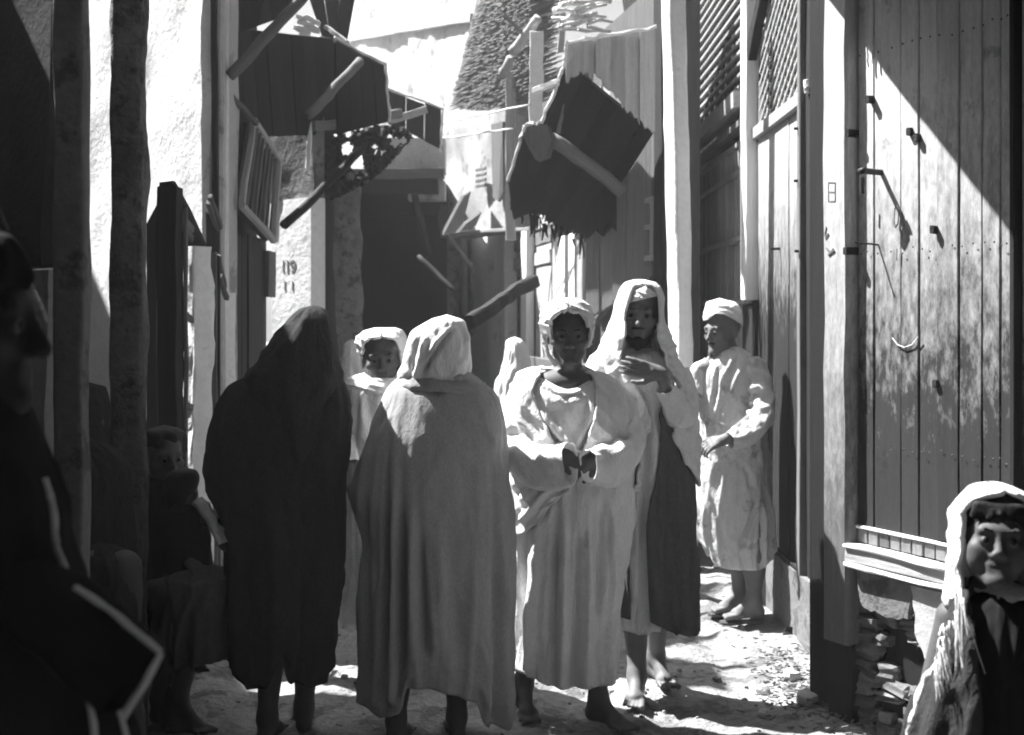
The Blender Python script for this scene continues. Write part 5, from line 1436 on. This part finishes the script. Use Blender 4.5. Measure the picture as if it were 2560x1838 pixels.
drape('robe', 'cloth_white', P, d, [(872, 1565, 1632, .06, .01), (890, 1540, 1655, .09), (930, 1510, 1690, .118), (1050, 1496, 1712, .135), (1200, 1505, 1700, .14), (1560, 1520, 1662, .15)], folds=[([(1600, 990), (1604, 1200), (1590, 1540)], 8, -.016), ([(1622, 980), (1625, 1200)], 8, .012)], pipes=(14, .014, .3), noise=.008, seed=23)
drape('cloak', 'wool_brown', P, d, [(1010, 1500, 1728, .150, 0, 1560, 1640), (1100, 1498, 1732, .155, 0, 1560, 1640), (1167, 1496, 1732, .165, 0, 1560, 1634), (1311, 1494, 1733, .175, 0, 1560, 1604), (1384, 1498, 1737, .178, 0, 1562, 1606), (1500, 1503, 1741, .18, 0, 1564, 1610), (1580, 1505, 1743, .18, 0, 1566, 1614)],
      opening=True, noise=.008, folds=[([(1650, 1050), (1660, 1300), (1668, 1560)], 9, -.022), ([(1675, 1060), (1690, 1300), (1700, 1570)], 9, .020), ([(1712, 1150), (1718, 1400), (1722, 1570)], 8, -.018)], pipes=(15, .014, .2), hem=[(1490, 1520), (1613, 1530), (1680, 1560), (1745, 1582)], seed=25, nth=150, thick=.010)
tube('sleeve', 'cloth_cream', P, [W(1690, 935, d - .02), W(1706, 990, d - .06), W(1698, 1032, d - .13), W(1668, 966, d - .2)], [(.06, .06, .06), (.065, .06, .07), (.06, .055, .07), (.042, .04, .05)], n=44, sub=10, wrink=.010, freq=70, seed=26)

# ---- man in white leaning at the right wall
d = 6.65
P = figure('man in a white cap and soiled white tunic leaning against the right-hand stall', (W(1850, 0, d).x, d, 0))
hd = W(1806, 828, d); hip = W(1850, 1220, d)
an1, an2 = W(1884, 1502, 6.55), W(1848, 1484, 6.76)
G = Grid(*bounds([hd, an1 - Vector((0, 0, .05)), an2, W(1720, 1200, d - .4), W(1925, 1200, d)], .22), .0065)
R = rotm(-56, 6, 0); T = add_head(G, hd, R, 1.02); 
h_ = np.array(hd); nbq = np.array(W(1838, 905, d))
G.cone(h_ + np.array((.02, .02, -.07)), nbq, .050, .056, .03)
G.cone(nbq + np.array((-.12, 0, -.03)), nbq + np.array((.10, 0, -.03)), .055, .055, .05)
G.cone(nbq + np.array((0, 0, -.05)), W(1840, 1080, d), .10, .105, .05); G.cone(W(1840, 1080, d), hip, .105, .11, .05)
leg(G, hip + Vector((.04, -.04, 0)), W(1888, 1390, d - .08), an1); leg(G, hip + Vector((-.03, .06, 0)), W(1852, 1385, d + .06), an2)
add_foot(G, an1, -72, 1.0, .085); add_foot(G, an2, -64, 1.0, .085)
wr = W(1814, 1098, d - .3)
arm(G, nbq + np.array((.11, -.05, -.04)), W(1902, 1030, d - .16), wr); add_hand(G, wr, (-1, -.05, -.35), (0, .6, -.8), 1.0, 30, -1)
w2 = W(1724, 1010, d - .05); arm(G, nbq + np.array((-.14, 0, -.05)), W(1738, 965, d), w2)
skin(P, G, 'skin_mid'); eyes(P, T, R, 1.02); brows(P, T, 1.02)
drape('cap', 'cloth_white', P, d, [(750, 1784, 1816, .03, .01), (755, 1773, 1836, .075, .01), (766, 1768, 1849, .10, .01), (782, 1764, 1856, .112, .01), (798, 1763, 1858, .115, .01), (806, 1764, 1858, .114, .01)], hem=[(1755, 806), (1766, 800), (1782, 784), (1800, 786), (1825, 798), (1858, 818)], noise=.003, folds=[([(1770, 770), (1810, 772), (1850, 795)], 4, -.005)], seed=31, nz=36, nth=90)
Gb = Grid(np.array(T(0, -.05, -.1)) - .12, np.array(T(0, -.05, -.1)) + .12, .006)
Gb.cone(T(0, -.080, -.100), T(0, -.086, -.118), .018, .012, .01)
for q in (-1, 1): Gb.cone(T(q * .004, -.094, -.052), T(q * .026, -.083, -.060), .0055, .005, .006)
V, F = Gb.mesh(); mk('beard', V, F, 'hair', BODY, 180)
drape('tunic', 'cloth_soiled', P, d, [(868, 1800, 1852, .06, .01), (882, 1784, 1872, .085), (900, 1770, 1886, .11), (929, 1756, 1903, .13), (966, 1748, 1912, .14), (1020, 1748, 1916, .145), (1100, 1750, 1918, .15), (1176, 1746, 1925, .15), (1216, 1738, 1924, .16), (1306, 1727, 1926, .17), (1345, 1731, 1927, .17), (1410, 1748, 1928, .17)],
      folds=[([(1788, 900), (1783, 960), (1773, 1028)], 4, -.014), ([(1842, 880), (1815, 930), (1800, 970)], 6, -.010), ([(1852, 900), (1830, 940), (1812, 990)], 6, .012), ([(1890, 1230), (1888, 1400)], 5, -.020), ([(1899, 1230), (1898, 1400)], 4, .016), ([(1909, 1220), (1908, 1400)], 5, -.020), ([(1919, 1220), (1920, 1390)], 4, .016), ([(1884, 1236), (1862, 1290), (1842, 1345)], 6, -.020), ([(1872, 1230), (1845, 1300), (1825, 1340)], 6, .014), ([(1765, 1220), (1785, 1290), (1800, 1350)], 5, -.010), ([(1845, 1150), (1860, 1180), (1865, 1215)], 7, -.012), ([(1830, 1330), (1860, 1350), (1885, 1340)], 5, -.010)],
      pipes=(14, .010, .55), wr=[(55, .7, .006, .25, .7)], noise=.009, crease=.005, hem=[(1720, 1342), (1745, 1352), (1760, 1366), (1776, 1402), (1809, 1410), (1886, 1413), (1932, 1388)], seed=32, nth=170, nz=130)
tube('sleeve', 'cloth_soiled', P, [W(1876, 905, d - .07), W(1898, 960, d - .12), W(1904, 1030, d - .18), W(1868, 1082, d - .26), W(1822, 1100, d - .31)], [(.06, .06, .06), (.062, .06, .062), (.07, .06, .08), (.062, .05, .07), (.045, .04, .05)], n=48, sub=12, wrink=.012, freq=75, seed=33)
tube('sleeve', 'cloth_soiled', P, [W(1776, 912, d + .0), W(1745, 940, d), W(1730, 985, d - .03)], [(.055, .05, .06), (.06, .055, .07), (.055, .05, .06)], n=36, sub=10, wrink=.008, seed=34)
sandal(P, (an1.x, an1.y), -72); sandal(P, (an2.x, an2.y), -64)

# ---- boy at the lower right corner
d = 2.8
P = figure('boy with a pale cloth over his head, close by at the lower right corner', (W(2490, 0, d).x, d, 0))
hd = W(2488, 1346, d); hip = Vector((hd.x + .02, d, .55))
an1, an2 = Vector((hd.x - .06, d, .08)), Vector((hd.x + .09, d, .08))
G = Grid(*bounds([hd, an1, an2, hd + Vector((-.2, 0, -.3)), hd + Vector((.2, 0, -.3))], .14), .0048)
R = rotm(-15, -5, 3); s_ = .88; T = add_head(G, hd, R, s_, child=True); trunk(G, d, hd, hip, .72)
leg(G, hip + Vector((-.05, 0, 0)), Vector((an1.x, d - .02, .32)), an1, .7); leg(G, hip + Vector((.05, 0, 0)), Vector((an2.x, d - .02, .32)), an2, .7)
add_foot(G, an1, -6, .8, .075); add_foot(G, an2, 8, .8, .075)
nb = hd + Vector((0, .03, -.17)); 
for q in (-1, 1):
    w_ = nb + Vector((q * .15, -.02, -.36)); arm(G, nb + Vector((q * .09, 0, -.02)), nb + Vector((q * .14, 0, -.2)), w_, .75)
    add_hand(G, w_, (0, -.15, -1), (-q, 0, 0), .75, 25, q)
skin(P, G, 'skin_boy'); eyes(P, T, R, s_, (10, -8)); brows(P, T, s_)
Gh = Grid(np.array(hd) - .15, np.array(hd) + .15, .005)
Gh.ell(T(0, .022, .046), np.array((.081, .099, .088)) * s_, R, .01)
Gh.ell(T(0, -.105, -.02), np.array((.075, .06, .075)) * s_, R, .02, True)
for i in range(16):
    q = -0.055 + .11 * i / 15
    Gh.cone(T(q, -.062, .085), T(q * 1.15 + random.uniform(-.006, .006), -.079 + abs(q) * .25, .058 + random.uniform(-.012, .012)), .010 * s_, .005 * s_, .006)
V, F = Gh.mesh(); mk('hair', V, F, 'hair', BODY, 180)
drape('headcloth', 'cloth_cream', P, d, [(1211, 2482, 2516, .03, .02, 2498, 2498), (1217, 2460, 2536, .06, .02, 2494, 2502), (1230, 2436, 2558, .09, .015, 2450, 2532), (1250, 2421, 2570, .105, .01, 2424, 2556), (1280, 2405, 2582, .115, .01, 2407, 2570), (1310, 2398, 2588, .12, .01, 2400, 2574), (1360, 2398, 2590, .12, .01, 2400, 2574), (1410, 2395, 2592, .12, .01, 2397, 2568), (1460, 2390, 2596, .12, .01, 2394, 2560), (1510, 2380, 2604, .122, .01, 2388, 2556)],
      opening=True, noise=.005, seed=41, nz=90, thick=.012, wr=[(50, .4, .004, .2, 1)])
drape('cloak', 'wool_dark', P, d, [(1466, 2394, 2592, .115, .01, 2400, 2556), (1523, 2378, 2606, .128, 0, 2400, 2552), (1576, 2352, 2626, .14, 0, 2400, 2550), (1657, 2336, 2650, .15, 0, 2400, 2552), (1705, 2312, 2670, .155, 0, 2400, 2556), (1810, 2274, 2700, .16, 0, 2396, 2560), (1950, 2262, 2720, .17, 0, 2392, 2560), (2300, 2262, 2720, .17, 0, 2390, 2570), (2440, 2264, 2716, .17, 0, 2390, 2570)],
      opening=True, noise=.012, seed=42, nz=110, nth=150, thick=.010, pipes=(13, .016, .05))
rs = random.Random(5)
edge_ = [(2392, 1470), (2384, 1523), (2356, 1578), (2338, 1660), (2312, 1708), (2276, 1808), (2262, 1870)]
tube('cloak_rim_light_strip', 'cloth_white', P, [W(x, y, d - .01) for x, y in edge_], [(q, q, q) for q in (.002, .004, .005, .004, .007, .005, .003)], n=12, sub=8, wrink=.004, freq=120, seed=45, openend=False)  # white tube stands in for the sunlit rim of the cloak
for i in range(30):
    u = rs.uniform(0, 3.2); k_ = int(u); f_ = u - k_
    x0 = edge_[k_][0] + (edge_[k_ + 1][0] - edge_[k_][0]) * f_ + rs.uniform(0, 26) * (1 - u / 4); y0 = edge_[k_][1] + (edge_[k_ + 1][1] - edge_[k_][1]) * f_
    L_ = rs.uniform(70, 190) * (1 if u < 1.6 else .6)
    x1 = x0 + rs.uniform(-.05, .35) * L_; y1 = y0 + L_
    dd_f = d - .05 - .12 * min(1, max(0, (x0 - edge_[k_][0]) / 40 + .2))
    pole('fringe', W(x0, y0, dd_f), W(x1, y1, dd_f - .02), rs.uniform(.0012, .003), .0006, 'cloth_white', P, 6, 5, .001)
drape('shirt', 'cloth_black', P, d, [(1478, 2440, 2560, .07, .01), (1500, 2416, 2582, .09, .01), (1560, 2400, 2600, .10, .01), (1700, 2395, 2610, .11, .01), (2350, 2390, 2620, .12, .01)], noise=.008, seed=43, folds=[([(2470, 1500), (2462, 1620), (2470, 1700)], 8, .012), ([(2520, 1510), (2500, 1650)], 8, -.014)])
drape('collar', 'cloth_white', P, d, [(1466, 2462, 2560, .068, .01), (1474, 2455, 2566, .08, .01), (1486, 2452, 2570, .086, .01)], noise=.002, seed=44, nz=16)

# ---- dark profile at the left edge
d = 1.65
P = figure('man in black standing in profile at the left edge, his rim light built as a white border', (W(-95, 0, d).x, d, 0))
hd = W(-92, 800, d); hip = Vector((hd.x, d, .92))
an1, an2 = Vector((hd.x - .05, d - .1, .09)), Vector((hd.x + .08, d + .1, .09))
G = Grid(*bounds([hd, an1, an2, hd + Vector((-.15, 0, -.3)), hd + Vector((.25, -.1, -.5))], .2), .006)
R = rotm(92, 4); T = add_head(G, hd, R, 1.0); trunk(G, d, hd, hip, 1.0, (0, 1, 0))
leg(G, hip + Vector((0, -.08, 0)), Vector((an1.x, an1.y, .5)), an1); leg(G, hip + Vector((0, .08, 0)), Vector((an2.x, an2.y, .5)), an2)
add_foot(G, an1, 88, 1, .09); add_foot(G, an2, 95, 1, .09)
wr = W(190, 1580, d - .10); arm(G, hd + Vector((0, -.10, -.30)), W(0, 1490, d - .06), wr, .9); add_hand(G, wr, (1, 0, -.8), (0, 1, 0), .7, 50, 1)
arm(G, hd + Vector((0, .10, -.30)), hd + Vector((-.02, .10, -.5)), hd + Vector((.03, .08, -.7)))
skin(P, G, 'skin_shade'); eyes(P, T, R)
drape('cap', 'cloth_black', P, d, [(560, -140, -60, .05, .0), (590, -215, 10, .09), (640, -252, 48, .107), (690, -260, 58, .112), (730, -255, 40, .11), (790, -250, -20, .10), (850, -240, -40, .09)], noise=.004, seed=51, nz=40)
drape('robe', 'cloth_black', P, d, [(975, -170, 20, .08), (995, -215, 42, .12), (1062, -270, 66, .17), (1134, -285, 82, .18), (1200, -290, 113, .185), (1274, -295, 133, .185), (1349, -298, 138, .185), (1401, -300, 153, .185), (1470, -302, 182, .185), (1551, -304, 211, .185), (1614, -305, 240, .185), (1689, -306, 263, .19), (1770, -308, 292, .19), (1850, -310, 314, .19), (2200, -320, 380, .20), (3600, -340, 440, .22)], noise=.006, seed=52, nz=140, pipes=(12, .008, .3))
def rim_tube(pts, r, name='rim_light_strip'):  # thin white tubes stand in for rim light on robe and sleeve
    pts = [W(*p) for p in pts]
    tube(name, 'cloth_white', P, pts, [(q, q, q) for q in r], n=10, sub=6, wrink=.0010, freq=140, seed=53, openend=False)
rim_tube([(113, 1195, 1.62), (134, 1274, 1.62), (139, 1349, 1.62), (155, 1401, 1.62), (184, 1470, 1.62), (214, 1551, 1.62), (243, 1614, 1.62), (266, 1689, 1.62), (295, 1770, 1.62), (318, 1850, 1.62)], [.0008, .0012, .0009, .0014, .0015, .0013, .002, .003, .0034, .0036])
rim_tube([(147, 1522, 1.50), (173, 1591, 1.50), (207, 1689, 1.50), (232, 1800, 1.50), (238, 1860, 1.50)], [.0008, .0018, .0022, .004, .0045])
tube('sleeve', 'cloth_black', P, [W(-20, 1450, 1.62), W(190, 1560, 1.53), W(340, 1708, 1.50)], [(.05, .05, .05), (.055, .05, .055), (.045, .052, .052)], n=40, sub=10, wrink=.004, seed=54, depth=.09)
rim_tube([(188, 1468, 1.50), (260, 1515, 1.485), (330, 1570, 1.475), (402, 1630, 1.47)], [.002, .0026, .0022, .003], 'sleeve_rim_light_strip')
rim_tube([(402, 1632, 1.47), (372, 1690, 1.46), (335, 1750, 1.46), (304, 1796, 1.46)], [.0022, .0014, .0012, .0008], 'sleeve_rim_light_strip')

# ---- seated figures in the dark on the left
d = 5.0
P = figure('seated man on the left turning his half-lit face toward the lane', (W(410, 0, d).x, d, 0))
hd = W(410, 1142, d); hip = Vector((hd.x - .05, d + .08, .46))
an1, an2 = W(446, 1752, 4.86), W(400, 1745, 4.9)
G = Grid(*bounds([hd, an1 - Vector((0, 0, .05)), an2, hip + Vector((-.2, 0, 0)), W(520, 1450, 4.7)], .18), .008)
R = rotm(38, 4); T = add_head(G, hd, R, .92); trunk(G, d, hd, hip, .95)
leg(G, hip + Vector((.05, -.05, 0)), W(500, 1470, 4.72), an1); leg(G, hip + Vector((-.08, -.05, 0)), W(420, 1480, 4.7), an2)
add_foot(G, an1, 55, 1, an1.z); add_foot(G, an2, 40, 1, an2.z)
w_ = W(470, 1400, 4.72); arm(G, hd + Vector((.12, 0, -.24)), W(475, 1330, 4.9), w_); add_hand(G, w_, (.6, -.6, -.3), (0, 0, -1), .9, 30, 1)
skin(P, G, 'skin_dark'); eyes(P, T, R, .92)
drape('robe', 'cloth_black', P, d, [(1192, 385, 440, .06), (1212, 352, 468, .10), (1280, 322, 490, .13), (1400, 315, 505, .17), (1500, 315, 515, .21), (1570, 320, 520, .22)], noise=.01, seed=61, pipes=(12, .01, .3))
drape('skirt', 'wool_brown', P, 4.74, [(1425, 430, 560, .10), (1440, 415, 577, .14), (1500, 410, 578, .15), (1560, 405, 576, .14), (1645, 410, 574, .12)], noise=.012, seed=62, pipes=(13, .02, .2), folds=[([(545, 1430), (500, 1520), (480, 1640)], 10, -.03)])
drape('hair', 'hair', P, d, [(1068, 392, 424, .03, .02), (1074, 374, 440, .075, .02), (1090, 362, 452, .10, .03), (1120, 356, 452, .11, .05), (1160, 358, 436, .10, .06), (1185, 366, 425, .09, .06)], noise=.003, seed=63, nz=30, nth=60)
P = figure('small dark-haired child with one pale sleeve, in front of the seated man', (W(462, 0, 4.78).x, 4.78, 0))
d = 4.78
hd = W(460, 1226, d); hip = Vector((hd.x, d, .52))
G = Grid(*bounds([hd, hip - Vector((0, 0, .45)), W(570, 1370, 4.68)], .16), .007)
R = rotm(70, 0); T = add_head(G, hd, R, .56, child=True); trunk(G, d, hd, hip, .5)
leg(G, hip, hip + Vector((.03, .0, -.1)), hip + Vector((.03, .02, -.22)), .5); add_foot(G, hip + Vector((.03, .02, -.22)), 40, .55, .05)
w_ = W(560, 1366, 4.68); arm(G, hd + Vector((.05, 0, -.12)), W(535, 1305, 4.72), w_, .55); add_hand(G, w_, (.7, 0, -.5), (0, 0, -1), .55, 25, 1)
skin(P, G)
drape('hair', 'hair', P, d, [(1172, 446, 474, .03, .0), (1178, 428, 490, .06), (1196, 414, 497, .078), (1225, 410, 490, .082), (1256, 416, 474, .07)], noise=0, crease=.001, seed=64, nz=24, nth=50)
drape('robe', 'cloth_black', P, d, [(1258, 440, 492, .04), (1275, 425, 512, .07), (1330, 415, 520, .09), (1420, 412, 530, .10), (1500, 412, 530, .10)], noise=.006, seed=65)
tube('sleeve', 'cloth_white', P, [W(496, 1250, 4.74), W(524, 1290, 4.71), W(546, 1330, 4.69), W(562, 1362, 4.67)], [(.022, .02, .02), (.022, .018, .02), (.026, .02, .026), (.03, .022, .032)], n=24, sub=8, wrink=.006, freq=100, seed=66)
d = 4.35
P = figure('hunched figure in black sitting half hidden behind the near pillar', (W(215, 0, d).x, d, 0))
hd = W(196, 1030, d + .05); hip = Vector((hd.x - .02, d + .1, .48))
an1 = W(330, 1790, 4.3)
G = Grid(*bounds([hd, an1 - Vector((0, 0, .06)), hip + Vector((-.25, 0, 0)), W(350, 1400, 4.1)], .16), .009)
R = rotm(70, 5); add_head(G, hd, R, .95); trunk(G, d, hd, hip, .95)
leg(G, hip, W(310, 1420, 4.12), an1); add_foot(G, an1, 45, 1, an1.z)
leg(G, hip + Vector((-.1, 0, 0)), W(230, 1420, 4.1), W(245, 1800, 4.25)); add_foot(G, W(245, 1800, 4.25), 35, 1, .1)
skin(P, G)
drape('robe', 'wool_dark', P, d, [(1085, 165, 240, .07), (1105, 140, 262, .10), (1140, 125, 300, .13), (1180, 118, 326, .15), (1300, 115, 330, .18), (1450, 115, 334, .21), (1580, 118, 338, .22)], noise=.012, seed=67, pipes=(11, .012, .3))
drape('skirt', 'wool_dark', P, 4.15, [(1372, 200, 300, .08), (1392, 180, 332, .12), (1440, 172, 346, .13), (1560, 172, 348, .13), (1680, 178, 344, .12)], noise=.012, seed=68, pipes=(12, .018, .2))
drape('hood', 'wool_dark', P, d, [(960, 180, 215, .03, .05), (972, 155, 240, .08, .05), (1010, 142, 250, .11, .05), (1060, 142, 248, .11, .05), (1110, 140, 258, .11, .04)], noise=.006, seed=69, nz=40)

# ---- far figures
d = 7.6
P = figure('pale hooded figure mostly hidden behind the young man with the turban', (W(880, 0, d).x, d, 0))
hd = W(881, 904, d); hip = Vector((hd.x, d, .8))
G = Grid(*bounds([hd, Vector((hd.x, d, 0))], .3), .012)
R = rotm(-10); add_head(G, hd, R, .95); trunk(G, d, hd, hip)
for q in (-.08, .08):
    leg(G, hip + Vector((q, 0, 0)), hip + Vector((q, -.02, -.38)), hip + Vector((q, 0, -.71))); add_foot(G, hip + Vector((q, 0, -.71)), 0, 1, .09)
skin(P, G)
drape('hooded_robe', 'cloth_cream', P, d, [(852, 872, 890, .04), (860, 864, 898, .09), (890, 858, 905, .13), (925, 848, 915, .15), (965, 832, 932, .17), (1100, 825, 940, .19), (1400, 822, 942, .2)], noise=.012, seed=71, nz=70, pipes=(12, .02, .3))
d = 9.5
P = figure('distant white-robed figure in the glare between the grey cloak and the turbaned man', (W(1290, 0, d).x, d, 0))
hd = W(1287, 888, d); hip = Vector((hd.x, d, .75))
G = Grid(*bounds([hd, Vector((hd.x, d, 0))], .3), .012)
R = rotm(10); add_head(G, hd, R, .95); trunk(G, d, hd, hip)
for q in (-.08, .08):
    leg(G, hip + Vector((q, 0, 0)), hip + Vector((q, -.02, -.34)), hip + Vector((q, 0, -.66))); add_foot(G, hip + Vector((q, 0, -.66)), 0, 1, .09)
skin(P, G)
drape('hooded_robe', 'cloth_white', P, d, [(846, 1275, 1298, .04), (852, 1266, 1306, .09), (870, 1261, 1313, .12), (900, 1256, 1320, .14), (940, 1244, 1330, .17), (1000, 1236, 1338, .19), (1200, 1232, 1342, .2), (1300, 1232, 1342, .2)], noise=.015, seed=72, nz=70, pipes=(12, .02, .3))

# small stones trodden into the lane
vs, fs = [], []
rp = random.Random(9)
for i in range(420):
    x, y = rp.uniform(-1.3, 1.35), rp.uniform(4.2, 8.5); r = rp.uniform(.004, .016) if rp.random() < .93 else rp.uniform(.016, .03)
    c = Vector((x, y, float(ground_z(x, y)) + r * .15)); o = len(vs)
    for a in range(6):
        q = a * 1.047 + rp.uniform(-.3, .3); vs.append(tuple(c + Vector((math.cos(q) * r * rp.uniform(.8, 1.3), math.sin(q) * r * rp.uniform(.8, 1.3), -r * .3))))
    for a in range(6):
        q = a * 1.047 + rp.uniform(-.3, .3); vs.append(tuple(c + Vector((math.cos(q) * r * .7, math.sin(q) * r * .7, r * rp.uniform(.3, .6)))))
    vs.append(tuple(c + Vector((0, 0, r * .6))))
    fs.extend([(o + a, o + (a + 1) % 6, o + 6 + (a + 1) % 6, o + 6 + a) for a in range(6)] + [(o + 6 + a, o + 6 + (a + 1) % 6, o + 12) for a in range(6)])
pb = mk('pebbles', vs, fs, 'earth', None, 40); pb['kind'] = 'stuff'
pb['label'] = 'small stones and clods trodden into the lane'; pb['category'] = 'pebbles'

# ------------------------------------------------------------------ dusty air
HAZE = 0.003
if HAZE:
    x0, x1, y0, y1, z0, z1 = -50., 50., -40., 100., -1.2, 12.
    vs = [(x, y, z) for z in (z0, z1) for x, y in ((x0, y0), (x1, y0), (x1, y1), (x0, y1))]
    hz = mk('haze', vs, [(3, 2, 1, 0), (4, 5, 6, 7), (0, 1, 5, 4), (1, 2, 6, 5), (2, 3, 7, 6), (3, 0, 4, 7)], 'chalk')
    hz['kind'] = 'stuff'
    hm = bpy.data.materials.new('dusty_air'); hm.use_nodes = True
    hn = hm.node_tree.nodes; hn.clear()
    ho = hn.new('ShaderNodeOutputMaterial'); hv = hn.new('ShaderNodeVolumePrincipled')
    hv.inputs['Color'].default_value = (.9, .9, .9, 1); hv.inputs['Density'].default_value = HAZE; hv.inputs['Anisotropy'].default_value = .2
    hm.node_tree.links.new(hv.outputs[0], ho.inputs['Volume'])
    hz.data.materials.clear(); hz.data.materials.append(hm)
